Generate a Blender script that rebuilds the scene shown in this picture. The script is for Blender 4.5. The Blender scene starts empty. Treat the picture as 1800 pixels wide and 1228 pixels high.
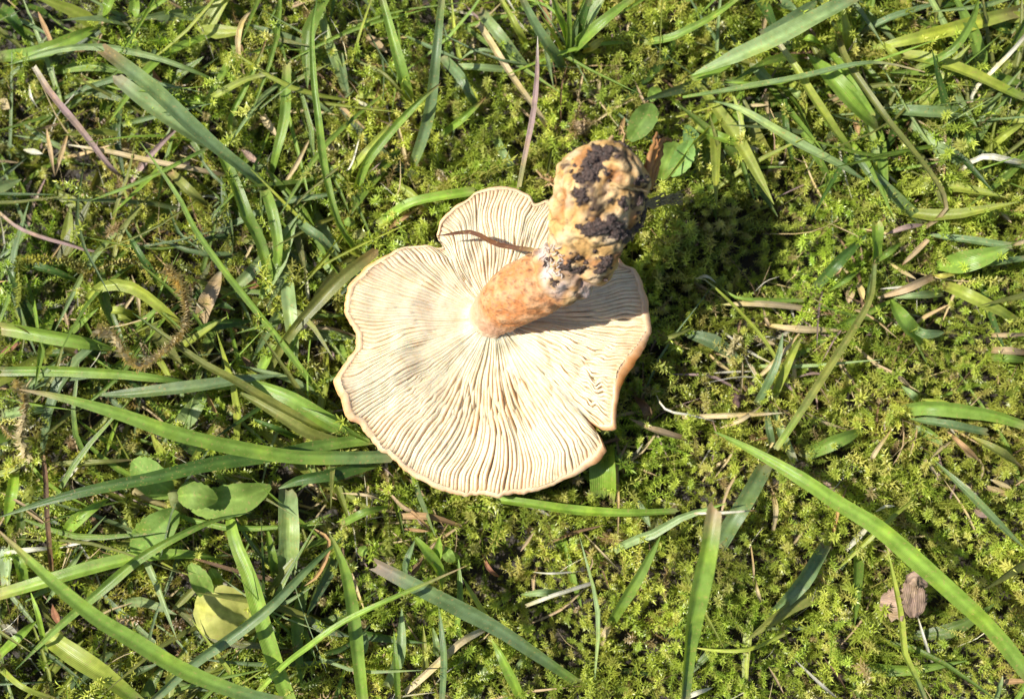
import bpy, math, random
import numpy as np
from mathutils import Vector, Matrix, noise
from mathutils.bvhtree import BVHTree

random.seed(7)
RNG = np.random.default_rng(7)
scene = bpy.context.scene
COL = scene.collection
MM = 0.001

# ------------------------------------------------------------------ camera
CAM = Vector((0.0, -0.030, 0.345))
AIM = Vector((0.0, 0.0, 0.012))
TAN = math.tan(math.radians(44.0) / 2)
cd = bpy.data.cameras.new('camera')
cam = bpy.data.objects.new('camera', cd)
COL.objects.link(cam)
cam.location = CAM
FWD = (AIM - CAM).normalized()
RIGHT = Vector((1, 0, 0))
UP = RIGHT.cross(FWD).normalized()
cam.rotation_euler = FWD.to_track_quat('-Z', 'Y').to_euler()
cd.sensor_width = 36.0
cd.lens = 18.0 / TAN
cd.clip_start = 0.01
cd.clip_end = 60.0
cd.dof.use_dof = True
cd.dof.focus_distance = 0.316
cd.dof.aperture_fstop = 9.0
scene.camera = cam

# ------------------------------------------------------------------ sky and sun
SUN_EL = math.radians(50)
SUN_AZ = math.radians(90 + 85)          # direction towards the sun, counter-clockwise from +X
SUNV = Vector((math.cos(SUN_EL) * math.cos(SUN_AZ), math.cos(SUN_EL) * math.sin(SUN_AZ), math.sin(SUN_EL)))
world = bpy.data.worlds.new('World')
scene.world = world
world.use_nodes = True
wn = world.node_tree.nodes
sky = wn.new('ShaderNodeTexSky')
sky.sky_type = 'NISHITA'
sky.sun_disc = False
sky.sun_elevation = SUN_EL
sky.sun_rotation = math.atan2(SUNV.x, SUNV.y)
wn['Background'].inputs['Strength'].default_value = 0.08
world.node_tree.links.new(sky.outputs['Color'], wn['Background'].inputs['Color'])
sd = bpy.data.lights.new('sun', 'SUN')
sd.energy = 5.0
sd.angle = math.radians(0.53)
sd.color = (1.0, 0.955, 0.88)
sun = bpy.data.objects.new('sun', sd)
COL.objects.link(sun)
sun.location = SUNV * 3
sun.rotation_euler = (-SUNV).to_track_quat('-Z', 'Y').to_euler()

scene.view_settings.view_transform = 'Standard'
scene.view_settings.look = 'None'
scene.view_settings.gamma = 1.0
scene.view_settings.exposure = 0.7
scene.view_settings.use_curve_mapping = False
scene.cycles.use_denoising = True
scene.cycles.max_bounces = 5
scene.cycles.diffuse_bounces = 3
scene.cycles.transmission_bounces = 4
scene.cycles.transparent_max_bounces = 4
scene.cycles.caustics_reflective = False
scene.cycles.caustics_refractive = False

# ------------------------------------------------------------------ pixel helpers (photo is 1800 x 1228)
def ray(px, py):
    x = (px - 900) / 900 * TAN
    y = (614 - py) / 900 * TAN
    return (FWD + RIGHT * x + UP * y)

def P(px, py, z):
    """point at height z (mm) seen at this photo pixel"""
    d = ray(px, py)
    t = (z * MM - CAM.z) / d.z
    return CAM + d * t

def px_size(z):
    return (CAM.z - z * MM) * 2 * TAN / 1800 * 1.004

TILE = dict(A=(0, 0, 2.9233), B=(600, 0, 2.9233), C=(1200, 0, 2.9233), D=(0, 400, 2.9233), E=(1200, 400, 2.9233),
            F=(0, 808, 2.9233), G=(600, 808, 2.9233), H=(1200, 808, 2.9233), K=(560, 220, 1.8057), S=(780, 220, 3.069),
            I=(0, 0, 1.0))

def pts_of(tile, s):
    ox, oy, k = TILE[tile]
    out = []
    for a in s.split():
        v = [float(q) for q in a.split(',')]
        out.append((ox + v[0] / k, oy + v[1] / k))
    return out

# ------------------------------------------------------------------ object helpers
def tag(o, label=None, cat=None, group=None, kind=None):
    if label: o['label'] = label
    if cat: o['category'] = cat
    if group: o['group'] = group
    if kind: o['kind'] = kind
    return o

def empty(name, loc, label, cat, group=None):
    o = bpy.data.objects.new(name, None)
    o.empty_display_size = 0.005
    COL.objects.link(o)
    o.location = loc
    return tag(o, label, cat, group)

def link(name, verts, faces, mat, parent=None, cols=None, uvs=None, smooth=True, origin=None):
    """one mesh object; verts in world space, stored relative to its origin"""
    V = np.asarray(verts, dtype=np.float64).reshape(-1, 3)
    if origin is None:
        origin = parent.location if parent is not None else Vector((V[:, 0].mean(), V[:, 1].mean(), V[:, 2].min()))
    if parent is not None:
        base = Vector((0, 0, 0))
        q = parent
        while q is not None:
            base = base + q.location
            q = q.parent
        off = base
    else:
        off = Vector(origin)
    V = V - np.array(off)
    me = bpy.data.meshes.new(name)
    me.from_pydata(V.tolist(), [], faces)
    if smooth:
        me.polygons.foreach_set('use_smooth', np.ones(len(me.polygons), dtype=bool))
    if cols is not None:
        a = me.color_attributes.new('Col', 'FLOAT_COLOR', 'POINT')
        c = np.ones((len(V), 4)); c[:, :3] = np.asarray(cols)[:, :3]
        a.data.foreach_set('color', c.ravel())
    if uvs is not None:
        a = me.attributes.new('st', 'FLOAT2', 'POINT')
        a.data.foreach_set('vector', np.asarray(uvs, dtype=np.float64).ravel())
    me.materials.append(mat)
    me.update()
    o = bpy.data.objects.new(name, me)
    COL.objects.link(o)
    if parent is not None:
        o.parent = parent
    else:
        o.location = off
    return o

def catmull(ctrl, n):
    c = np.asarray(ctrl, dtype=np.float64)
    if len(c) == 2:
        t = np.linspace(0, 1, n)[:, None]
        return c[0] * (1 - t) + c[1] * t
    p = np.vstack([2 * c[0] - c[1], c, 2 * c[-1] - c[-2]])
    seg = np.linalg.norm(np.diff(c[:, :3], axis=0), axis=1)
    cum = np.concatenate([[0], np.cumsum(seg)]) / seg.sum()
    out = []
    for s in np.linspace(0, 1, n):
        i = min(np.searchsorted(cum, s, side='right') - 1, len(c) - 2)
        t = (s - cum[i]) / max(cum[i + 1] - cum[i], 1e-9)
        a, b, d, e = p[i], p[i + 1], p[i + 2], p[i + 3]
        out.append(0.5 * (2 * b + (d - a) * t + (2 * a - 5 * b + 4 * d - e) * t * t + (3 * b - a - 3 * d + e) * t ** 3))
    return np.array(out)

# ------------------------------------------------------------------ materials
def new_mat(name):
    m = bpy.data.materials.new(name)
    m.use_nodes = True
    nt = m.node_tree
    b = nt.nodes['Principled BSDF']
    return m, nt, b

def nd(nt, kind, **kw):
    n = nt.nodes.new(kind)
    for k, v in kw.items():
        if k in n.inputs: n.inputs[k].default_value = v
        else: setattr(n, k, v)
    return n

def mixc(nt, a, b, fac, blend='MIX'):
    m = nt.nodes.new('ShaderNodeMix'); m.data_type = 'RGBA'; m.blend_type = blend
    for sock, v in ((m.inputs[0], fac), (m.inputs[6], a), (m.inputs[7], b)):
        if hasattr(v, 'is_output'): nt.links.new(v, sock)
        elif isinstance(v, (int, float)): sock.default_value = v
        else: sock.default_value = (*v, 1)
    return m.outputs[2]

def ramp(nt, src, lo, hi, a=0.0, b=1.0):
    r = nt.nodes.new('ShaderNodeMapRange')
    r.inputs['From Min'].default_value = lo; r.inputs['From Max'].default_value = hi
    r.inputs['To Min'].default_value = a; r.inputs['To Max'].default_value = b
    nt.links.new(src, r.inputs['Value'])
    return r.outputs['Result']

def attr_col(nt):
    n = nt.nodes.new('ShaderNodeAttribute'); n.attribute_name = 'Col'
    return n.outputs['Color']

def leaf_shader(nt, b, colour, transl, tint=(1.25, 1.15, 0.45)):
    """principled mixed with a translucent lobe"""
    out = nt.nodes['Material Output']
    t = nt.nodes.new('ShaderNodeBsdfTranslucent')
    nt.links.new(mixc(nt, colour, tint, 1.0, 'MULTIPLY'), t.inputs['Color'])
    m = nt.nodes.new('ShaderNodeMixShader'); m.inputs[0].default_value = transl
    nt.links.new(b.outputs[0], m.inputs[1]); nt.links.new(t.outputs[0], m.inputs[2])
    nt.links.new(m.outputs[0], out.inputs['Surface'])
    nt.links.new(colour, b.inputs['Base Color'])

def grass_material(name, transl, rough, spec, vein, bump):
    m, nt, b = new_mat(name)
    st = nt.nodes.new('ShaderNodeAttribute'); st.attribute_name = 'st'
    sep = nt.nodes.new('ShaderNodeSeparateXYZ'); nt.links.new(st.outputs['Vector'], sep.inputs[0])
    sn = nt.nodes.new('ShaderNodeMath'); sn.operation = 'MULTIPLY'; sn.inputs[1].default_value = 86.0
    nt.links.new(sep.outputs[0], sn.inputs[0])
    s2 = nt.nodes.new('ShaderNodeMath'); s2.operation = 'SINE'; nt.links.new(sn.outputs[0], s2.inputs[0])
    geo = nt.nodes.new('ShaderNodeTexCoord')
    nz = nd(nt, 'ShaderNodeTexNoise', Scale=260.0, Detail=4.0, Roughness=0.6)
    nt.links.new(geo.outputs['Object'], nz.inputs['Vector'])
    nz2 = nd(nt, 'ShaderNodeTexNoise', Scale=1500.0, Detail=2.0)
    nt.links.new(geo.outputs['Object'], nz2.inputs['Vector'])
    oi = nt.nodes.new('ShaderNodeObjectInfo')
    c = attr_col(nt)
    c = mixc(nt, c, (0.75, 0.8, 0.7), ramp(nt, s2.outputs[0], -1, 1, 0, vein), 'MULTIPLY')
    c = mixc(nt, c, (0.62, 0.66, 0.5), ramp(nt, nz.outputs['Fac'], 0.40, 0.68, 0, 0.9), 'MULTIPLY')
    nz3 = nd(nt, 'ShaderNodeTexNoise', Scale=120.0, Detail=2.0)
    nt.links.new(geo.outputs['Object'], nz3.inputs['Vector'])
    c = mixc(nt, c, (0.50, 0.36, 0.14), ramp(nt, nz2.outputs['Fac'], 0.60, 0.72, 0, 0.55))
    c = mixc(nt, c, (1.35, 1.25, 0.9), ramp(nt, nz3.outputs['Fac'], 0.5, 0.7, 0, 0.8), 'MULTIPLY')
    hs = nt.nodes.new('ShaderNodeHueSaturation')
    nt.links.new(c, hs.inputs['Color'])
    nt.links.new(ramp(nt, oi.outputs['Random'], 0, 1, 0.85, 1.15), hs.inputs['Value'])
    bp = nd(nt, 'ShaderNodeBump', Strength=bump, Distance=0.00010)
    nt.links.new(s2.outputs[0], bp.inputs['Height'])
    nt.links.new(bp.outputs[0], b.inputs['Normal'])
    b.inputs['Roughness'].default_value = rough
    b.inputs['Specular IOR Level'].default_value = spec
    leaf_shader(nt, b, hs.outputs[0], transl)
    return m

M_GRASS = grass_material('grass_leaf', 0.44, 0.36, 0.55, 0.5, 0.3)
M_STRAW = grass_material('dry_straw', 0.18, 0.6, 0.3, 0.6, 0.4)
M_LEAF = grass_material('broad_leaf', 0.36, 0.62, 0.25, 0.0, 0.0)

def moss_material():
    m, nt, b = new_mat('moss_leaf')
    c = attr_col(nt)
    b.inputs['Roughness'].default_value = 0.34
    b.inputs['Specular IOR Level'].default_value = 0.6
    leaf_shader(nt, b, c, 0.48, (1.2, 1.12, 0.45))
    return m
M_MOSS = moss_material()

def soil_material(name, c0, c1, rough=0.9, scale=600.0, bump=0.0006):
    m, nt, b = new_mat(name)
    tc = nt.nodes.new('ShaderNodeTexCoord')
    n1 = nd(nt, 'ShaderNodeTexNoise', Scale=scale, Detail=8.0, Roughness=0.65)
    n2 = nd(nt, 'ShaderNodeTexVoronoi', Scale=scale * 2.2)
    for n in (n1, n2): nt.links.new(tc.outputs['Object'], n.inputs['Vector'])
    c = mixc(nt, c0, c1, ramp(nt, n1.outputs['Fac'], 0.38, 0.68))
    nt.links.new(c, b.inputs['Base Color'])
    bp = nd(nt, 'ShaderNodeBump', Strength=0.8, Distance=bump)
    nt.links.new(mixc(nt, n1.outputs['Fac'], n2.outputs['Distance'], 0.4), bp.inputs['Height'])
    nt.links.new(bp.outputs[0], b.inputs['Normal'])
    nt.links.new(ramp(nt, n1.outputs['Fac'], 0.35, 0.65, rough - 0.35, rough), b.inputs['Roughness'])
    return m
M_SOIL = soil_material('dark_soil', (0.012, 0.009, 0.006), (0.05, 0.036, 0.02))
M_CLOD = soil_material('wet_soil', (0.024, 0.015, 0.013), (0.17, 0.11, 0.085), 0.55, 1500.0, 0.0012)

def flesh_material(name, sss, rough, bscale, bdist):
    m, nt, b = new_mat(name)
    tc = nt.nodes.new('ShaderNodeTexCoord')
    n1 = nd(nt, 'ShaderNodeTexNoise', Scale=bscale, Detail=6.0, Roughness=0.6)
    nt.links.new(tc.outputs['Object'], n1.inputs['Vector'])
    n2 = nd(nt, 'ShaderNodeTexNoise', Scale=90.0, Detail=3.0)
    nt.links.new(tc.outputs['Object'], n2.inputs['Vector'])
    c = attr_col(nt)
    c = mixc(nt, c, (0.80, 0.68, 0.56), ramp(nt, n1.outputs['Fac'], 0.45, 0.75, 0, 0.7), 'MULTIPLY')
    c = mixc(nt, c, (0.95, 0.90, 0.88), ramp(nt, n2.outputs['Fac'], 0.45, 0.7, 0, 0.8), 'MULTIPLY')
    nt.links.new(c, b.inputs['Base Color'])
    bp = nd(nt, 'ShaderNodeBump', Strength=0.6, Distance=bdist)
    nt.links.new(n1.outputs['Fac'], bp.inputs['Height'])
    nt.links.new(bp.outputs[0], b.inputs['Normal'])
    b.inputs['Roughness'].default_value = rough
    b.inputs['Specular IOR Level'].default_value = 0.35
    b.inputs['Subsurface Weight'].default_value = sss
    b.inputs['Subsurface Radius'].default_value = (1.0, 0.55, 0.28)
    b.inputs['Subsurface Scale'].default_value = 0.0018
    return m
M_CAP = flesh_material('mushroom_flesh', 0.6, 0.55, 700.0, 0.00012)
M_STEM = flesh_material('mushroom_stem', 0.10, 0.62, 900.0, 0.0007)

# ------------------------------------------------------------------ ground and its height
def hsoil(x, y):
    n = noise.noise(Vector((x * 22, y * 22, 3.1))) * 3.2 + noise.noise(Vector((x * 60, y * 60, 8.7))) * 1.6
    return n * MM

PITS = [(10, 240, 55, 9), (120, 335, 60, 9), (428, 592, 70, 10), (240, 760, 60, 9), (210, 452, 40, 7), (240, 890, 50, 9),
        (308, 1068, 60, 10), (205, 1047, 45, 8), (884, 952, 70, 8), (840, 1030, 50, 7), (1096, 1167, 45, 8), (1508, 952, 50, 6),
        (1364, 958, 35, 6), (1320, 610, 35, 5), (620, 195, 50, 7), (690, 215, 40, 6), (60, 30, 80, 9), (500, 900, 60, 8),
        (560, 880, 55, 8), (20, 880, 60, 8), (380, 250, 40, 6), (1380, 70, 45, 6), (1470, 240, 40, 5), (1440, 690, 30, 5),
        (1500, 500, 45, 6), (90, 1120, 60, 7), (1750, 830, 40, 5), (860, 60, 50, 6), (780, 250, 45, 6), (470, 790, 50, 8),
        (700, 920, 55, 7), (1100, 1010, 30, 5), (990, 170, 30, 6), (1560, 200, 35, 5), (1280, 1200, 40, 6), (1450, 1180, 35, 6)]
PITW = [(P(a, b, 10), r * px_size(10), d * MM * (0.5 if a > 1000 else 1.0)) for a, b, r, d in PITS]

def gridmesh(name, half, n, zf, mat, skip=None):
    xs = np.linspace(-half, half, n)
    V = [(x, y, zf(x, y)) for y in xs for x in xs]
    F = []
    for j in range(n - 1):
        for i in range(n - 1):
            if skip and skip(xs[i], xs[j]) and skip(xs[i + 1], xs[j + 1]): continue
            F.append((j * n + i, j * n + i + 1, (j + 1) * n + i + 1, (j + 1) * n + i))
    return link(name, V, F, mat, origin=Vector((0, 0, 0)))

def soil_z(x, y):
    f = max(0.0, min(1.0, (0.5 - max(abs(x), abs(y))) / 0.2))
    return hsoil(x, y) * f
g = gridmesh('ground', 0.5, 220, soil_z, M_SOIL)
tag(g, kind='structure')
# the lawn goes on beyond: one wide sheet under a clipped green-brown turf colour
M_TURF = soil_material('far_turf', (0.035, 0.05, 0.012), (0.11, 0.13, 0.03), 0.95, 160.0, 0.004)
gf = gridmesh('lawn', 12.0, 25, lambda x, y: -0.009, M_TURF)
tag(gf, kind='structure')

# ------------------------------------------------------------------ mushroom: cap outline (photo pixels, rim height in mm)
OUTL = [(780, 434, 25.5), (766, 412, 26.5), (772, 392, 27), (797, 364, 27), (836, 340, 27), (870, 331, 27), (909, 331, 26), (933, 343, 26),
        (940, 357, 25), (961, 352, 25), (1010, 372, 24), (1060, 415, 24), (1092, 462, 24), (1114, 472, 24), (1127, 497, 25),
        (1133, 530, 25), (1136, 558, 25), (1142, 580, 24), (1129, 602, 26), (1106, 626, 28), (1087, 657, 29), (1084, 702, 29),
        (1078, 748, 28), (1056, 752, 26), (1034, 738, 23), (1052, 764, 24), (1061, 785, 25), (1042, 810, 25), (1003, 837, 24),
        (948, 860, 23), (903, 869, 23), (859, 871, 23), (798, 869, 23), (754, 851, 23), (709, 824, 24), (671, 790, 25),
        (643, 757, 26), (637, 741, 26), (618, 735, 27), (607, 707, 28), (596, 663, 28), (607, 641, 27), (631, 613, 25),
        (629, 580, 25), (613, 552, 26), (609, 530, 27), (618, 502, 27), (635, 483, 27), (671, 453, 28), (709, 436, 27),
        (748, 429, 26.5), (770, 437, 25.5)]
NU = 1200
_c = [(*P(a, b, z)[:2], z * MM) for a, b, z in OUTL]
_c = np.array(_c + [_c[0]])
_seg = np.linalg.norm(np.diff(_c[:, :2], axis=0), axis=1)
_cum = np.concatenate([[0], np.cumsum(_seg)]) / _seg.sum()
_uu = np.arange(NU) / NU
OUT = np.stack([np.interp(_uu, _cum, _c[:, k]) for k in range(3)], 1)
for _ in range(5):
    OUT = 0.5 * OUT + 0.25 * (np.roll(OUT, 1, 0) + np.roll(OUT, -1, 0))
_rag = np.array([noise.noise(Vector((u * 70, 0.5, 0))) * 0.7 + noise.noise(Vector((u * 220, 4.5, 0))) * 0.6 * max(0.15, noise.noise(Vector((u * 12, 8.5, 0))) + 0.4) for u in _uu]) * MM
CC = np.array(P(866, 558, 24))[:2]
_dir = OUT[:, :2] - CC
_len = np.linalg.norm(_dir, axis=1, keepdims=True)
OUT[:, :2] += _dir / _len * _rag[:, None]
OUT[:, 2] += np.array([noise.noise(Vector((math.cos(u * 6.283) * 5, math.sin(u * 6.283) * 5, 7))) for u in _uu]) * 1.2 * MM
OANG = np.arctan2(-(OUT[:, 1] - CC[1]), OUT[:, 0] - CC[0])      # 0 towards +x, pi/2 towards the bottom of the photo

def outline(u):
    f = (u % 1.0) * NU
    i = int(f) % NU; t = f - int(f)
    return OUT[i] * (1 - t) + OUT[(i + 1) % NU] * t

def ang_at(u):
    return OANG[int((u % 1.0) * NU) % NU]

def sector(a, c, w):
    d = (a - c + math.pi) % (2 * math.pi) - math.pi
    return math.exp(-(d / w) ** 2)

def smooth01(x):
    x = max(0.0, min(1.0, x))
    return x * x * (3 - 2 * x)

def flesh_z(u, r):
    """height of the flesh between the gills"""
    o = outline(u)
    a = ang_at(u)
    zc = 17.5 * MM
    flare = 3.0 * MM * smooth01((0.26 - r) / 0.17) ** 1.5
    z = zc + (o[2] - 0.3 * MM - zc) * (r ** 0.75)
    z -= 2.0 * MM * sector(a, 1.55, 0.75) * smooth01((0.62 - r) / 0.16) * smooth01((r - 0.12) / 0.1)
    z += 1.6 * MM * noise.noise(Vector((math.cos(a) * r * 3.0, math.sin(a) * r * 3.0, 2.0)))
    z += 0.8 * MM * noise.noise(Vector((math.cos(a) * r * 8.0, math.sin(a) * r * 8.0, 5.0))) * (1 - r * 0.5)
    return z + flare

def cap_xy(u, r):
    o = outline(u)
    return CC + r * (o[:2] - CC)

CREAM = np.array((0.72, 0.595, 0.40))
TAN_ = np.array((0.76, 0.54, 0.29))
ORANGE = np.array((0.60, 0.29, 0.10))
mush = empty('mushroom', P(868, 600, 8), 'upturned cream-gilled mushroom with an orange stem and muddy bulbous base', 'mushroom')
# cap body: flesh between the gills, rounded rim, domed outer skin
V, F, Cc = [], [], []
nu = 420
rows = []
prof = [('f', r) for r in (0.03, 0.08, 0.15, 0.22, 0.3, 0.38, 0.46, 0.54, 0.62, 0.7, 0.78, 0.85, 0.9, 0.94, 0.97)] + \
       [('s', 0.985, 0.15, 0.62), ('s', 0.998, -0.1, 0.85), ('s', 1.007, -0.45, 1.0), ('s', 1.008, -1.5, 1.0), ('s', 0.96, -3.0, 1.0),
        ('d', 0.86, 14.0), ('d', 0.65, 9.5), ('d', 0.35, 7.0), ('d', 0.05, 6.0)]
for q in prof:
    for i in range(nu):
        u = i / nu
        o = outline(u); a = ang_at(u)
        roll = sector(a, 0.34, 0.20) * 1.25 + 0.5 * sector(a, 0.85, 0.2) + 0.5 * sector(a, 2.75, 0.35) + 0.4 * sector(a, -2.75, 0.2) + 0.35 * sector(a, -0.05, 0.15)
        if q[0] == 'f':
            r = q[1]; xy = cap_xy(u, r); z = flesh_z(u, r)
            dn = 0.55 + 0.45 * sector(a, 1.55, 0.62)
            c = (TAN_ * dn + CREAM * (1 - dn)) * (1 - smooth01((r - 0.8) / 0.15)) + CREAM * smooth01((r - 0.8) / 0.15)
            c = c + (np.array((0.62, 0.40, 0.21)) - c) * 0.5 * smooth01((r - 0.88) / 0.08)
        elif q[0] == 's':
            rr = q[1] + (0.048 * roll if q[3] > 0.9 else 0.012 * roll if q[3] > 0.8 else 0)
            xy = cap_xy(u, rr); z = o[2] + q[2] * MM
            c = CREAM + (ORANGE - CREAM) * min(1.0, 1.5 * max(0, q[3] - 0.4)) * max(0.08, min(1.2, 0.6 + 0.8 * roll) + 0.5 * noise.noise(Vector((u * 14, 0, 3))) + 0.25 * noise.noise(Vector((u * 60, 0, 0))))
        else:
            xy = cap_xy(u, q[1]); z = q[2] * MM
            c = ORANGE
        V.append((xy[0], xy[1], z)); Cc.append(np.clip(c, 0, 1))
for j in range(len(prof) - 1):
    for i in range(nu):
        F.append((j * nu + i, j * nu + (i + 1) % nu, (j + 1) * nu + (i + 1) % nu, (j + 1) * nu + i))
F.append(tuple(range(nu))[::-1]); F.append(tuple((len(prof) - 1) * nu + i for i in range(nu)))
cap = link('cap', V, F, M_CAP, mush, Cc)
cap['label'] = 'cream cap with thin orange rim lying gills up'

# gills: each a thin leaf of flesh standing on the cap
NG = 134
def wob(a, r, amp=1.0):
    x, y = math.cos(a) * r, math.sin(a) * r
    w = noise.noise(Vector((x * 2.2, y * 2.2, 11.0))) * 0.022
    w += noise.noise(Vector((x * 7.0, y * 7.0, 21.0))) * 0.0024
    w += sector(a, 0.55, 0.45) * noise.noise(Vector((x * 16, y * 16, 31.0))) * 0.0075
    w += sector(a, 2.35, 0.30) * math.exp(-((r - 0.5) / 0.22) ** 2) * noise.noise(Vector((x * 22, y * 22, 41.0))) * 0.009
    return w * amp * (0.25 + 0.75 * r) * (1 - 0.6 * smooth01((r - 0.85) / 0.15))

CRACKS = [(0.75, 0.35, 0.52, 0.30, 0.0030), (0.45, 0.22, 0.74, -0.35, -0.0028), (1.05, 0.20, 0.40, -0.4, 0.0030), (1.55, 0.30, 0.56, 0.05, 0.0), (2.0, 0.18, 0.60, 0.2, -0.002), (1.35, 0.16, 0.30, 0.1, 0.0)]
def build_gill(k, u0, r0):
    random_k = random.uniform(-0.3, 0.5)
    n = 30
    rs = np.linspace(r0, 0.985, n)
    a0 = ang_at(u0)
    down = sector(a0, 1.55, 0.62)
    left = sector(a0, 2.35, 0.35)
    rb = 0.52 + random.uniform(-0.10, 0.12)
    brk = random.random() < 0.75 * down + 0.1
    jump = random.uniform(-1, 1) * 0.0036 * (down + 0.15)
    ph = random.uniform(0, 50)
    depth = random.uniform(0.58, 0.80) * (1 + 1.15 * down + 1.3 * sector(a0, 0.45, 0.45) + 0.3 * sector(a0, -1.6, 0.5)) * (1.0 if r0 < 0.25 else random.uniform(0.80, 0.95))
    lean0 = random.uniform(-0.25, 0.25) + 0.25 * math.sin(a0 * 3 + 1)
    V, F, C = [], [], []
    for r in rs:
        u = u0 + wob(a0, r) + noise.noise(Vector((ph, r * 5, 1))) * 0.0006
        for ca, cw, c0, c1, ju in CRACKS:
            u += ju * sector(a0, ca, cw) * (0.5 + random_k) * smooth01((r - (c0 + c1 * (a0 - ca))) / 0.03 + 0.5)
        if brk: u += jump * smooth01((rb - r) / 0.05 + 0.5)
        du = 0.002
        p = cap_xy(u, r); t = cap_xy(u + du, r) - cap_xy(u - du, r)
        t = t / max(np.linalg.norm(t), 1e-9)
        zf = flesh_z(u, r)
        d = depth * min(1.0, (1 - r) / 0.14 + 0.06) ** 0.7 * smooth01((r - r0) / 0.08 + (0.5 if r0 < 0.25 else 0.02))
        d *= 1 + 0.16 * noise.noise(Vector((ph, r * 9, 4)))
        d += down * 0.55 * math.exp(-((r - 0.35) / 0.15) ** 2)
        if brk: d *= 1 - 0.75 * math.exp(-((r - rb) / 0.032) ** 2)
        d *= 1 - left * 0.5 * max(0, noise.noise(Vector((math.cos(a0) * r * 14, math.sin(a0) * r * 14, 51)))) * 2
        # cracks running across the gills, and a rubbed patch
        for ca, cw, c0, c1, ju in CRACKS:
            w_ = sector(a0, ca, cw)
            if w_ > 0.2:
                rc = c0 + c1 * (a0 - ca) + 0.012 * noise.noise(Vector((a0 * 9, ca, 0)))
                d *= 1 - 0.85 * w_ * math.exp(-((r - rc) / 0.020) ** 2)
        rub = sector(a0, 2.45, 0.42) * math.exp(-((r - 0.46) / 0.17) ** 2)
        d *= 1 - 0.75 * smooth01(rub * 1.5 - 0.25 + 0.5 * noise.noise(Vector((math.cos(a0) * r * 9, math.sin(a0) * r * 9, 81))))
        d = max(d, 0.12)
        th = (0.60 + 0.08 * down) * (0.45 + 0.55 * smooth01((r - 0.05) / 0.3)) * (0.8 + 0.25 * (1 - r))
        lean = lean0 + 0.8 * noise.noise(Vector((math.cos(a0) * 2.5 * r, math.sin(a0) * 2.5 * r, 61)))
        lean += 1.6 * left * math.exp(-((r - 0.5) / 0.2) ** 2) * noise.noise(Vector((ph, r * 12, 6)))
        lo = lean * d * 0.42
        for side, hgt, tk in ((-1, -0.3, 1.25), (-1, 0.50 * d, 0.95), (-1, 0.88 * d, 0.55), (0, d, 0), (1, 0.88 * d, 0.55), (1, 0.50 * d, 0.95), (1, -0.3, 1.25)):
            off = (side * th * tk + lo * max(hgt, 0) / d) * MM
            V.append((p[0] + t[0] * off, p[1] + t[1] * off, zf + hgt * MM))
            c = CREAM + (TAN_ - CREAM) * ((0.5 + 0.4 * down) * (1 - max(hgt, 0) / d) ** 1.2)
            c = c + (np.array((0.62, 0.40, 0.21)) - c) * 0.75 * smooth01((r - 0.91) / 0.08)
            c = c + (np.array((0.64, 0.40, 0.17)) - c) * 0.35 * down * smooth01(1 - abs(r - 0.5) / 0.28)
            lil = 0.25 * smooth01(noise.noise(Vector((math.cos(a0) * r * 3, math.sin(a0) * r * 3, 71))) * 2.2) * sector(a0, 3.1, 0.9)
            c = c + (np.array((0.56, 0.45, 0.38)) - c) * lil
            C.append(c)
    m = 7
    for i in range(n - 1):
        for q in range(m - 1):
            F.append((i * m + q, i * m + q + 1, (i + 1) * m + q + 1, (i + 1) * m + q))
    F.append(tuple(range(m))); F.append(tuple((n - 1) * m + q for q in range(m))[::-1])
    return V, F, C

for k in range(NG):
    for lvl in (0, 1):
        u0 = (k + 0.5 * lvl + random.uniform(-0.10, 0.10)) / NG
        r0 = 0.11 if lvl == 0 else random.choice((0.42, 0.5, 0.62, 0.34))
        V, F, C = build_gill(k, u0, r0)
        V = np.array(V)
        g_ = link('gill', V, F, M_CAP, cap, C)

# ------------------------------------------------------------------ stem
STEM = [(858, 564, 17, 37), (862, 557, 20, 38), (872, 546, 24, 42), (888, 531, 29, 48), (913, 516, 34, 53), (948, 501, 38, 54), (984, 481, 42, 57), (1012, 455, 45, 63),
        (1031, 420, 48, 71), (1044, 382, 51, 78), (1053, 348, 54, 81), (1062, 315, 56, 79), (1072, 285, 57, 65), (1080, 265, 57.5, 44), (1085, 253, 57.5, 16)]
ctrl = [(*P(a, b, z), rp * px_size(z)) for a, b, z, rp in STEM]
NS, NA = 150, 120
path = catmull(ctrl, NS)
SV, SF, SC = [], [], []
tang = np.gradient(path[:, :3], axis=0)
tang /= np.linalg.norm(tang, axis=1)[:, None]
ref = np.array((0, 0, 1.0))
OR1, OR2 = np.array((0.54, 0.22, 0.075)), np.array((0.60, 0.32, 0.15))
YEL1, YEL2 = np.array((0.58, 0.345, 0.12)), np.array((0.63, 0.445, 0.22))
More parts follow.
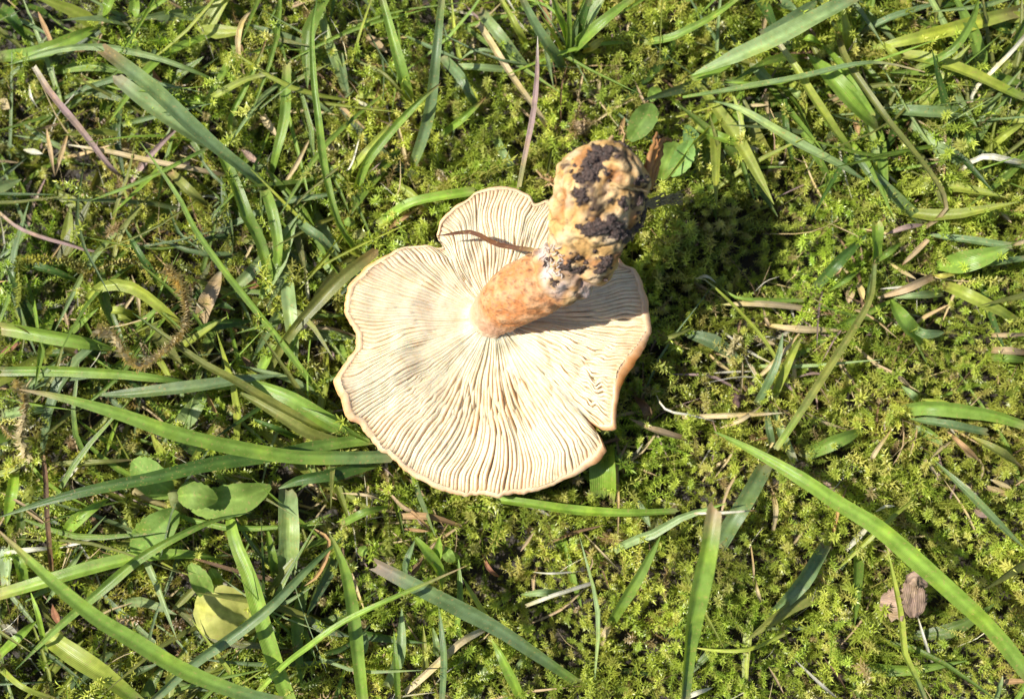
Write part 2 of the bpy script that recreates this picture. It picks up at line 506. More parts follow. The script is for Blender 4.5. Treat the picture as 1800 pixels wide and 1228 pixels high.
for i in range(NS):
    t = tang[i]
    s = i / (NS - 1)
    e1 = ref - t * ref.dot(t); e1 /= np.linalg.norm(e1)
    e2 = np.cross(t, e1)
    bulb = smooth01((s - 0.40) / 0.10)
    for j in range(NA):
        a = j / NA * 2 * math.pi
        d = e1 * math.cos(a) + e2 * math.sin(a)
        p = path[i, :3] + d * path[i, 3]
        q = Vector(p)
        n1 = noise.noise(q * 120); n2 = noise.noise(q * 330); n3 = noise.noise(q * 900)
        ridg = 1 - abs(noise.noise(q * 210 + Vector((9, 0, 0)))) * 2
        dr = bulb * (2.2 * n1 + 0.8 * n2 + 0.32 * n3 - 0.55 * max(0, 0.35 - abs(noise.noise(Vector((math.cos(a) * 3.2, math.sin(a) * 3.2, s * 7 + 0.4 * n2))))) * 2 - 0.9 * max(0, ridg - 0.72) * 3) + (1 - bulb) * (0.5 * n1 + 0.4 * n2 + 0.28 * n3)
        # ring crease where the bulb meets the orange stem
        dr -= 1.9 * math.exp(-((s - 0.545 + 0.012 * n1) / 0.016) ** 2)
        dr -= 1.0 * math.exp(-((s - 0.43 + 0.02 * n1) / 0.012) ** 2)
        dr *= 0.35 + 0.65 * smooth01((1 - s) / 0.08)
        p = p + d * dr * MM
        SV.append(p)
        base = smooth01((s - 0.14) / 0.06)
        o_ = OR1 + (OR2 - OR1) * smooth01(n2 * 1.6 + 0.45)
        o_ = o_ + (np.array((0.56, 0.34, 0.22)) - o_) * (1 - base) * 0.8
        n4 = noise.noise(q * 1700)
        o_ = o_ * (1 - 0.55 * smooth01((n3 * 0.6 + n4 - 0.05) * 3) * base)
        o_ = o_ + (np.array((0.62, 0.42, 0.24)) - o_) * 0.4 * smooth01((n4 - 0.2) * 4) * (0.4 + 0.6 * base)
        o_ = o_ + (CREAM * 0.95 - o_) * 0.75 * smooth01((0.10 + 0.03 * n2 - s) / 0.06)
        y_ = YEL1 + (YEL2 - YEL1) * smooth01(n2 * 1.5 + 0.5)
        y_ = y_ + (np.array((0.40, 0.17, 0.05)) - y_) * 0.85 * smooth01((noise.noise(q * 150 + Vector((3, 7, 1))) - 0.05) * 3.0)
        y_ = y_ + (np.array((0.62, 0.50, 0.36)) - y_) * 0.5 * smooth01((noise.noise(q * 260 + Vector((13, 7, 1))) - 0.2) * 4)
        y_ = y_ + (np.array((0.09, 0.055, 0.035)) - y_) * 0.92 * smooth01((noise.noise(q * 190 + Vector((1, 17, 5))) + 0.5 * n3 - 0.27) * 6)
        y_ = y_ + (np.array((0.30, 0.15, 0.06)) - y_) * 0.7 * math.exp(-((s - 0.545) / 0.013) ** 2)
        y_ = y_ * (1 - 0.55 * smooth01((ridg - 0.78) * 5)) * (1 - 0.25 * smooth01(noise.noise(q * 1500) * 3))
        my = math.exp(-((s - 0.50) / 0.05) ** 2) * smooth01(noise.noise(q * 240 + Vector((5, 5, 5))) * 2.4 + 0.35)
        y_ = y_ + (np.array((0.56, 0.46, 0.42)) - y_) * my * 0.85
        SC.append(np.clip(o_ * (1 - bulb) + y_ * bulb, 0, 1))
for i in range(NS - 1):
    for j in range(NA):
        SF.append((i * NA + j, i * NA + (j + 1) % NA, (i + 1) * NA + (j + 1) % NA, (i + 1) * NA + j))
SF.append(tuple(range(NA))[::-1]); SF.append(tuple((NS - 1) * NA + j for j in range(NA)))
stem = link('stem', SV, SF, M_STEM, mush, SC)
stem['label'] = 'orange stem swelling into a yellowish bulb caked with soil'
BV = BVHTree.FromPolygons([Vector(v) for v in SV], SF)

def on_stem(px, py):
    d = ray(px, py).normalized()
    loc, nor, idx, dist = BV.ray_cast(CAM, d)
    if loc is None:
        loc, nor, idx, dist = BV.find_nearest(P(px, py, 60))
    if nor.dot(d) > 0: nor = -nor
    return loc, nor

def ico_lump(c, nor, ax, sx, sy, sz, seed, sub=3, rough=0.35):
    import bmesh
    bm = bmesh.new()
    bmesh.ops.create_icosphere(bm, subdivisions=sub, radius=1.0)
    y = nor.cross(ax).normalized(); x = y.cross(nor).normalized()
    V = []
    for v in bm.verts:
        p = v.co
        k = 1 + rough * noise.noise(p * 1.7 + Vector((seed, 0, 0))) + rough * 0.8 * noise.noise(p * 4.3 + Vector((0, seed, 0))) + rough * 0.5 * noise.noise(p * 9.0 + Vector((0, 0, seed)))
        q = p * k
        V.append(c + x * q.x * sx + y * q.y * sy + nor * q.z * sz)
    F = [tuple(v.index for v in f.verts) for f in bm.faces]
    bm.free()
    return V, F

# soil clods sitting on the bulb: S-tile pixel, half sizes in S-tile pixels, direction in the photo
CLODS = [(885, 140, 50, 36, -50), (850, 185, 80, 60, 60), (775, 195, 52, 40, 10), (800, 265, 62, 45, 70), (735, 290, 36, 30, 60), (735, 370, 48, 44, 60),
         (760, 395, 30, 24, 0), (850, 545, 105, 48, -12), (930, 570, 60, 46, 20), (795, 560, 52, 34, 10), (985, 600, 55, 36, -20), (575, 725, 34, 44, 30),
         (745, 772, 56, 22, 20), (865, 775, 50, 26, -15), (655, 765, 30, 20, 0), (920, 835, 34, 38, 40), (1045, 300, 46, 28, 20), (1065, 395, 30, 44, 0),
         (960, 420, 24, 24, 0), (985, 95, 40, 18, 10), (1075, 470, 24, 60, 0), (730, 712, 26, 16, 20), (600, 845, 20, 24, 0), (1030, 560, 30, 50, 70)]
for i, (sx, sy, hx, hy, deg) in enumerate(CLODS):
    px, py = pts_of('S', '%f,%f' % (sx, sy))[0]
    loc, nor = on_stem(px, py)
    k = px_size(loc.z / MM) / 3.069
    ax = Vector((math.cos(math.radians(deg)), -math.sin(math.radians(deg)), 0))
    V, F = ico_lump(loc - nor * 0.0002, nor, ax, hx * k * 0.92, hy * k * 0.92, min(hx, hy) * k * 0.24 + 0.00045, i * 3.7, 4, 0.58)
    link('soil_clod', V, F, M_CLOD, stem)
# crumbs of soil
cv, cf = [], []
for i in range(260):
    sx, sy, hx, hy, deg = random.choice(CLODS)
    px, py = pts_of('S', '%f,%f' % (sx + random.gauss(0, hx * 0.8 + 8), sy + random.gauss(0, hy * 0.8 + 8)))[0]
    d = ray(px, py).normalized()
    loc, nor, idx, dist = BV.ray_cast(CAM, d)
    if loc is None: continue
    s = 0.00012 + 0.0006 * random.random() ** 3
    V, F = ico_lump(loc, nor, Vector((1, 0.2, 0)), s, s * random.uniform(0.6, 1), s * 0.8, i * 1.3, 2, 0.9)
    o = len(cv); cv += V; cf += [tuple(o + q for q in f) for f in F]
tag(link('soil_crumbs', cv, cf, M_CLOD, stem), kind='stuff')

def tube(ctrl, n, m, col0, col1, jitter=0.0, seed=0):
    """round tapering strand through (x, y, z, radius) control points"""
    p = catmull(ctrl, n)
    t = np.gradient(p[:, :3], axis=0); t /= np.linalg.norm(t, axis=1)[:, None]
    V, F, C = [], [], []
    for i in range(n):
        e1 = np.cross(t[i], (0.13, 0.31, 0.94)); e1 /= np.linalg.norm(e1); e2 = np.cross(t[i], e1)
        s = i / (n - 1)
        j_ = Vector((noise.noise(Vector((s * 7, seed, 0))), noise.noise(Vector((s * 7, seed, 5))), noise.noise(Vector((s * 7, seed, 9))))) * jitter
        for k in range(m):
            a = k / m * 2 * math.pi
            V.append(p[i, :3] + np.array(j_) + (e1 * math.cos(a) + e2 * math.sin(a)) * p[i, 3] * (1 + 0.2 * noise.noise(Vector((s * 20, k, seed)))))
            C.append(np.array(col0) * (1 - s) + np.array(col1) * s)
    for i in range(n - 1):
        for k in range(m):
            F.append((i * m + k, i * m + (k + 1) % m, (i + 1) * m + (k + 1) % m, (i + 1) * m + k))
    F.append(tuple(range(m))[::-1]); F.append(tuple((n - 1) * m + k for k in range(m)))
    return V, F, C

def strand(tile, s, zs, w, c0, c1, jitter=0.0, seed=0, m=6, n=20):
    px = pts_of(tile, s)
    zz = np.interp(np.linspace(0, 1, len(px)), np.linspace(0, 1, len(zs)), zs)
    ctrl = []
    for i, ((a, b), z) in enumerate(zip(px, zz)):
        f = 1 - 0.6 * i / (len(px) - 1)
        ctrl.append((*P(a, b, z), w * 0.5 * f * px_size(z)))
    return tube(ctrl, n, m, c0, c1, jitter, seed)

ROOTC = (0.62, 0.40, 0.20)
for i, (s, zs, w) in enumerate([('640,320 600,300 550,290 500,245', (50, 52, 54), 9), ('600,310 570,275 545,268', (51, 53, 54), 5), ('610,330 570,320 545,330', (50, 49, 47), 5),
                                ('900,320 960,330 1030,345 1110,360', (66, 67, 63, 59), 8), ('1090,300 1110,220 1140,140 1190,70', (53, 55, 53, 49), 16),
                                ('1100,330 1120,250 1150,180 1170,80', (51, 53, 51, 47), 18), ('1105,340 1130,290 1160,200 1180,110', (50, 51, 49, 46), 14),
                                ('1085,260 1105,190 1130,110 1150,40', (53, 56, 55, 51), 13), ('1110,310 1150,220 1165,150 1140,60', (49, 50, 49, 47), 12), ('1170,90 1200,75 1230,85', (48, 47, 45), 10),
                                ('880,140 890,100 910,60', (59, 60, 59), 16), ('960,110 975,60 960,0', (53, 48, 40), 6)]):
    brown = 4 <= i <= 9
    c0, c1 = ((0.50, 0.24, 0.10), (0.40, 0.19, 0.08)) if brown else (ROOTC, (0.55, 0.36, 0.2))
    V, F, C = strand('S', s, zs, w, c0, c1, 0.0004, i)
    link('root_fibre', V, F, M_STRAW, stem, C, np.zeros((len(V), 2)))
V, F, C = [], [], []
for i in range(14):   # woolly mass of fine brown roots trailing from the bulb
    y0 = random.uniform(-25, 25)
    v, f, c = strand('S', '1060,%d 1130,%d 1200,%d 1290,%d' % (420 + y0 * .4, 415 + y0, 395 + y0 + random.uniform(-15, 15), 385 + y0 * 1.1 + random.uniform(-20, 20)), (46, 42, 35, 27), 5, (0.30, 0.22, 0.14), (0.36, 0.28, 0.18), 0.0012, i, 4, 16)
    o = len(V); V += v; F += [tuple(o + q for q in x) for x in f]; C += c
tag(link('root_hairs', V, F, M_STRAW, stem, C, np.zeros((len(V), 2))), kind='stuff')
V, F, C = [], [], []
for i in range(34):   # white mycelium threads at the collar
    x0, y0 = random.uniform(540, 650), random.uniform(640, 830)
    a, b = pts_of('S', '%f,%f' % (x0, y0))[0]
    l0, n0 = on_stem(a, b)
    dx, dy = random.uniform(-45, 25), random.uniform(-40, 40)
    a, b = pts_of('S', '%f,%f' % (x0 + dx, y0 + dy))[0]
    l1, n1 = on_stem(a, b)
    mid = (l0 + l1) / 2 + n0 * 0.0007
    v, f, c = tube([(*(l0), 0.00011), (*mid, 0.00013), (*l1, 0.00008)], 8, 4, (0.62, 0.56, 0.5), (0.62, 0.56, 0.5), 0.0003, i)
    o = len(V); V += v; F += [tuple(o + q for q in x) for x in f]; C += c
tag(link('mycelium', V, F, M_STEM, stem, C), kind='stuff')

# ------------------------------------------------------------------ moss carpet
def moss_proto(n_leaf, length, lean, leaf, seed):
    """one shoot: verts (N,3), tris, shade 0..1 (0 old lower leaf, 1 fresh tip)"""
    rg = np.random.default_rng(seed)
    V, F, S = [], [], []
    def axis(s):
        return np.array((lean * length * s * s, 0.25 * lean * length * math.sin(s * 3), length * s * math.sqrt(max(0.1, 1 - lean * lean * s))))
    k = 2
    for i in range(k + 1):   # stem
        c = axis(i / k * 0.97); r = 0.00022 * (1 - 0.5 * i / k)
        for q in range(3):
            V.append(c + r * np.array((math.cos(q * 2.094), math.sin(q * 2.094), 0))); S.append(0.1 + 0.5 * i / k)
    for i in range(k):
        for q in range(3):
            a, b = i * 3 + q, i * 3 + (q + 1) % 3
            F += [(a, b, b + 3), (a, b + 3, a + 3)]
    for i in range(n_leaf):
        s = 0.30 + 0.70 * (i / (n_leaf - 1)) ** 0.85
        c = axis(s)
        t = axis(min(1, s + 0.02)) - axis(max(0, s - 0.02)); t /= np.linalg.norm(t)
        az = i * 2.39996 + rg.uniform(-0.3, 0.3)
        e1 = np.cross(t, (0.0, 1.0, 0.1)); e1 /= np.linalg.norm(e1); e2 = np.cross(t, e1)
        out = e1 * math.cos(az) + e2 * math.sin(az); side = np.cross(t, out)
        top = (i / (n_leaf - 1))
        open_ = math.radians(85 - 50 * top ** 2.2 + rg.uniform(-14, 14))
        L = leaf * (1.05 - 0.35 * top) * rg.uniform(0.75, 1.2); W = L * rg.uniform(0.085, 0.135)
        d0 = out * math.sin(open_ * 0.75) + t * math.cos(open_ * 0.75)
        d1 = out * math.sin(min(open_ * 1.45, 2.3)) + t * math.cos(min(open_ * 1.45, 2.3))
        m_ = c + d0 * L * 0.42
        tip = m_ + d1 * L * 0.62
        o = len(V)
        V += [c, m_ - side * W + t * W * 0.5, m_ + side * W + t * W * 0.5, tip]
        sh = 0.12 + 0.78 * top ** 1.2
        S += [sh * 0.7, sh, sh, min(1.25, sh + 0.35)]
        F += [(o, o + 2, o + 1), (o + 1, o + 2, o + 3)]
    return np.array(V), np.array(F), np.array(S)

PROTO = [moss_proto(random.choice((38, 46, 52)), random.uniform(8, 14) * MM, random.uniform(0.1, 0.75), random.uniform(1.35, 1.95) * MM, 100 + i) for i in range(14)]

from mathutils.geometry import intersect_point_tri_2d
def inside_cap(x, y, k):
    d = np.array((x, y)) - CC
    a = math.atan2(-d[1], d[0])
    i = int(np.argmin(np.abs((OANG - a + math.pi) % (2 * math.pi) - math.pi)))
    return np.linalg.norm(d) < k * np.linalg.norm(OUT[i, :2] - CC)

def canopy(x, y):
    h = 1.0 + noise.noise(Vector((x * 30, y * 30, 1.0))) * 4.0 + noise.noise(Vector((x * 75, y * 75, 2.0))) * 2.8 + noise.noise(Vector((x * 170, y * 170, 6.0))) * 1.8
    h *= MM
    for c, r, d in PITW:
        q = ((x - c.x) ** 2 + (y - c.y) ** 2) / (r * r)
        if q < 5: h -= d * math.exp(-q)
    return h

HX, HY = 0.20, 0.15
bv, bf, bc = [], [], []
nv = 0
step = 1.85 * MM
ys = np.arange(-HY, HY, step); xs = np.arange(-HX, HX, step)
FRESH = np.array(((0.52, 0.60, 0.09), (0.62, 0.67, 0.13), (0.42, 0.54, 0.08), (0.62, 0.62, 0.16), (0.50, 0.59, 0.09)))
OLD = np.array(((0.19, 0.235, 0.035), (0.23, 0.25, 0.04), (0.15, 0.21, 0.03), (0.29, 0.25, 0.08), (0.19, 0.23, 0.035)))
for y in ys:
    for x in xs:
        x_ = x + random.uniform(-.5, .5) * step; y_ = y + random.uniform(-.5, .5) * step
        outside = max(abs(x_) - 0.145, abs(y_) - 0.102)
        if outside > 0 and random.random() < 0.25 + outside * 12: continue
        leftness = smooth01((0.0 - x_) / 0.09)
        if random.random() < 0.26 * leftness: continue
        if inside_cap(x_, y_, 0.95): continue
        rimside = not inside_cap(x_, y_, 0.99) and inside_cap(x_, y_, 1.07)
        h = canopy(x_, y_)
        if h < -5.5 * MM and random.random() < 0.6: continue
        V, F, S = random.choice(PROTO)
        sc = random.choice((0.55, 0.7, 0.8, 0.9, 1.0, 1.1, 1.25)) * random.uniform(0.9, 1.1)
        sc *= 0.95 + 0.45 * noise.noise(Vector((x_ * 38, y_ * 38, 15.0)))
        if rimside and random.random() < 0.5: sc *= 1.45
        tilt = abs(random.gauss(0, 0.34 + 0.4 * leftness)); taz = random.uniform(0, 6.283); yaw = random.uniform(0, 6.283)
        tilt = min(tilt, 1.35)
        Mx = np.array(Matrix.Rotation(taz, 3, 'Z') @ Matrix.Rotation(tilt, 3, 'Y') @ Matrix.Rotation(yaw, 3, 'Z')) * sc
        z0 = h + (2.0 + 5.0 * (1 - math.cos(tilt))) * MM
        bv.append(V @ Mx.T + np.array((x_, y_, z0)))
        bf.append(F + nv); nv += len(V)
        k = random.randrange(5)
        pat = noise.noise(Vector((x_ * 45, y_ * 45, 9.0)))
        f = FRESH[k] * random.uniform(0.8, 1.2); o_ = OLD[k]
        dead = random.random() < 0.03 + 0.06 * leftness + 0.10 * max(0, pat - 0.2)
        if dead: f = np.array((0.46, 0.37, 0.18)) * random.uniform(0.7, 1.1); o_ = np.array((0.28, 0.19, 0.09))
        f = f * (1 + 0.5 * pat); o_ = o_ * (1 + 0.35 * pat)
        hue = noise.noise(Vector((x_ * 26, y_ * 26, 33.0)))
        f = f * np.array((1.04 + 0.2 * hue, 1.06, 1 + 0.4 * hue)); o_ = o_ * np.array((1.08 + 0.3 * hue, 1.1 + 0.05 * hue, 1.0))
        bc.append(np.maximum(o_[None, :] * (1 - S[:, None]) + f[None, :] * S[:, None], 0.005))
BVv = np.concatenate(bv); BF = np.concatenate(bf); BC = np.concatenate(bc)
me = bpy.data.meshes.new('moss')
me.vertices.add(len(BVv)); me.vertices.foreach_set('co', BVv.astype(np.float32).ravel())
me.loops.add(BF.size); me.loops.foreach_set('vertex_index', BF.astype(np.int32).ravel())
me.polygons.add(len(BF)); me.polygons.foreach_set('loop_start', np.arange(0, BF.size, 3, dtype=np.int32))
me.polygons.foreach_set('loop_total', np.full(len(BF), 3, dtype=np.int32))
me.update(calc_edges=True)
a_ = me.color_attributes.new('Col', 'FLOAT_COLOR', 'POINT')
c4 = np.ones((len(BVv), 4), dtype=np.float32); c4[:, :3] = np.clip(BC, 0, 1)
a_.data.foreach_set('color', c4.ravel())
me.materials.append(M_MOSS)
moss = bpy.data.objects.new('moss', me)
COL.objects.link(moss)
tag(moss, 'springy yellow-green moss carpet of starry shoots covering the ground', 'moss', kind='stuff')
pass

# ------------------------------------------------------------------ grass blades, straws and other litter
COLS = dict(
    blue=(0.185, 0.27, 0.12), pale=(0.31, 0.41, 0.18), green=(0.225, 0.345, 0.06), bright=(0.27, 0.41, 0.06), yg=(0.40, 0.46, 0.08),
    dark=(0.085, 0.165, 0.032), olive=(0.25, 0.27, 0.07), straw=(0.60, 0.47, 0.28), tan=(0.50, 0.36, 0.22), orange=(0.46, 0.28, 0.14),
    red=(0.34, 0.15, 0.09), purple=(0.38, 0.26, 0.25), white=(0.76, 0.71, 0.60), brown=(0.20, 0.12, 0.07), grey=(0.48, 0.45, 0.38), yellow=(0.58, 0.52, 0.14),
    umber=(0.17, 0.075, 0.045))
DRY = {'straw', 'tan', 'orange', 'red', 'purple', 'white', 'brown', 'grey', 'umber'}
PROF = {'ps': ((0, .06), (.06, .3), (.25, .75), (.55, 1), (1, .8)), 'pe': ((0, .8), (.45, 1), (.75, .75), (.94, .3), (1, .05)),
        'pp': ((0, .05), (.2, .65), (.5, 1), (.8, .65), (1, .05)), 'cc': ((0, .8), (.1, .95), (.5, 1), (.9, .95), (1, .8)),
        'cs': ((0, .72), (.08, .85), (.4, 1), (1, .55)), 'ce': ((0, .55), (.6, 1), (.92, .85), (1, .72)),
        'wide': ((0, .4), (.3, 1), (.6, .9), (1, .15))}

def ribbon(ctrl3, wpx, prof, cols, fold=0.28, twist=0.0, n=None, seed=0):
    """a blade: strip with a keel, real thickness, along world control points"""
    L = sum((Vector(b) - Vector(a)).length for a, b in zip(ctrl3, ctrl3[1:]))
    n = n or int(max(10, min(34, L / 0.0035)))
    p = catmull([tuple(c) for c in ctrl3], n)
    t = np.gradient(p, axis=0); t /= np.linalg.norm(t, axis=1)[:, None]
    pt = PROF[prof]
    V, F, C, U = [], [], [], []
    m = 5
    for i in range(n):
        s = i / (n - 1)
        side = np.cross(t[i], (0, 0, 1.0))
        ln = np.linalg.norm(side)
        side = side / ln if ln > 1e-4 else np.array((1.0, 0, 0))
        up = np.cross(side, t[i])
        tw = twist + 0.35 * noise.noise(Vector((s * 2.2, seed * 3.1, 0.5)))
        sd_ = side * math.cos(tw) + up * math.sin(tw); un = up * math.cos(tw) - side * math.sin(tw)
        w = wpx * np.interp(s, [q[0] for q in pt], [q[1] for q in pt])
        w *= 1 + 0.07 * noise.noise(Vector((s * 9, seed, 3))) + 0.06 * noise.noise(Vector((s * 30, seed, 5)))
        c0, c1, c2 = cols
        if s < 0.16: c = c0 + (c1 - c0) * smooth01(s / 0.16)
        elif s > 0.72: c = c1 + (c2 - c1) * smooth01((s - 0.72) / 0.28)
        else: c = c1
        fo = fold * (0.85 + 0.4 * noise.noise(Vector((s * 3, seed, 8))))
        for k in range(m):
            x = (k - 2) / 2
            V.append(p[i] + sd_ * x * w / 2 + un * (abs(x) ** 1.25) * w / 2 * fo)
            C.append(c * (1.28 if k == 2 else 1.06 if k in (0, 4) else 0.97)); U.append(((x + 1) / 2, s))
    # ragged ends where a blade was cut or torn
    for i, dr in ((0, -1), (n - 1, 1)):
        if pt[0 if i == 0 else -1][1] > 0.5:
            for k in range(m):
                V[i * m + k] = V[i * m + k] + t[i] * dr * wpx * random.uniform(-0.25, 0.30)
                C[i * m + k] = C[i * m + k] * 0.5 + np.array((0.46, 0.36, 0.2)) * 0.5
    # underside, a hair below, closes the blade to a solid
    th = 0.00013
    N0 = len(V)
    for i in range(n):
        side = np.cross(t[i], (0, 0, 1.0)); ln = np.linalg.norm(side)
        side = side / ln if ln > 1e-4 else np.array((1.0, 0, 0))
        up = np.cross(side, t[i])
        V.append(V[i * m + 2] - up * th * 1.6); C.append(C[i * m + 2]); U.append(U[i * m + 2])
    for i in range(n - 1):
        for k in range(m - 1):
            F.append((i * m + k, i * m + k + 1, (i + 1) * m + k + 1, (i + 1) * m + k))
    # the keel is a thin rib under the middle of the blade
    for i in range(n - 1):
        a, b = N0 + i, N0 + i + 1
        F.append((i * m + 1, a, b, (i + 1) * m + 1)); F.append((a, i * m + 3, (i + 1) * m + 3, b))
    return V, F, C, U

_cnt = [0]
def blade(line, parent=None):
    f = [q.strip() for q in line.split('|')]
    name, tile, pts, w, prof, cols, zs = f[:7]
    label = f[7] if len(f) > 7 else None
    group = f[8] if len(f) > 8 else None
    _cnt[0] += 1
    seed = _cnt[0]
    px = pts_of(tile, pts)
    z = [float(q) for q in zs.split(',')]
    zz = np.interp(np.linspace(0, 1, len(px)), np.linspace(0, 1, len(z)), z)
    if len(zz) > 2: zz[1:-1] += np.clip(20 - zz[1:-1], 0, 8) * 0.45
    elif parent is None: zz = zz + 2.5
    ctrl = [P(a, b, h) for (a, b), h in zip(px, zz)]
    k = TILE[tile][2]
    wm = 0.93 * float(w) / k * px_size(float(np.mean(zz)))
    ck = cols.split('-')
    if len(ck) == 1: ck = ck * 3
    if len(ck) == 2: ck = [ck[0], ck[1], ck[1]]
    cc = [np.array(COLS[q]) for q in ck]
    dry = ck[1] in DRY
    tw = ((seed * 37) % 100 / 100 - 0.5) * 0.9
    if dry: wm *= 0.85
    cc = [c if q in DRY else c * 1.12 for c, q in zip(cc, ck)]
    V, F, C, U = ribbon(ctrl, wm, prof, cc, fold=(0.5 if dry else 0.55), twist=tw, seed=seed)
    o = link(name, V, F, M_STRAW if dry else M_GRASS, parent, C, U, origin=ctrl[0] if zz[0] < zz[-1] else ctrl[-1])
    if parent is None:
        tag(o, label, 'dry straw' if dry else 'grass blade', group)
    return o

def rows(text, name):
    for line in text.strip().splitlines():
        blade(name + '|' + line)

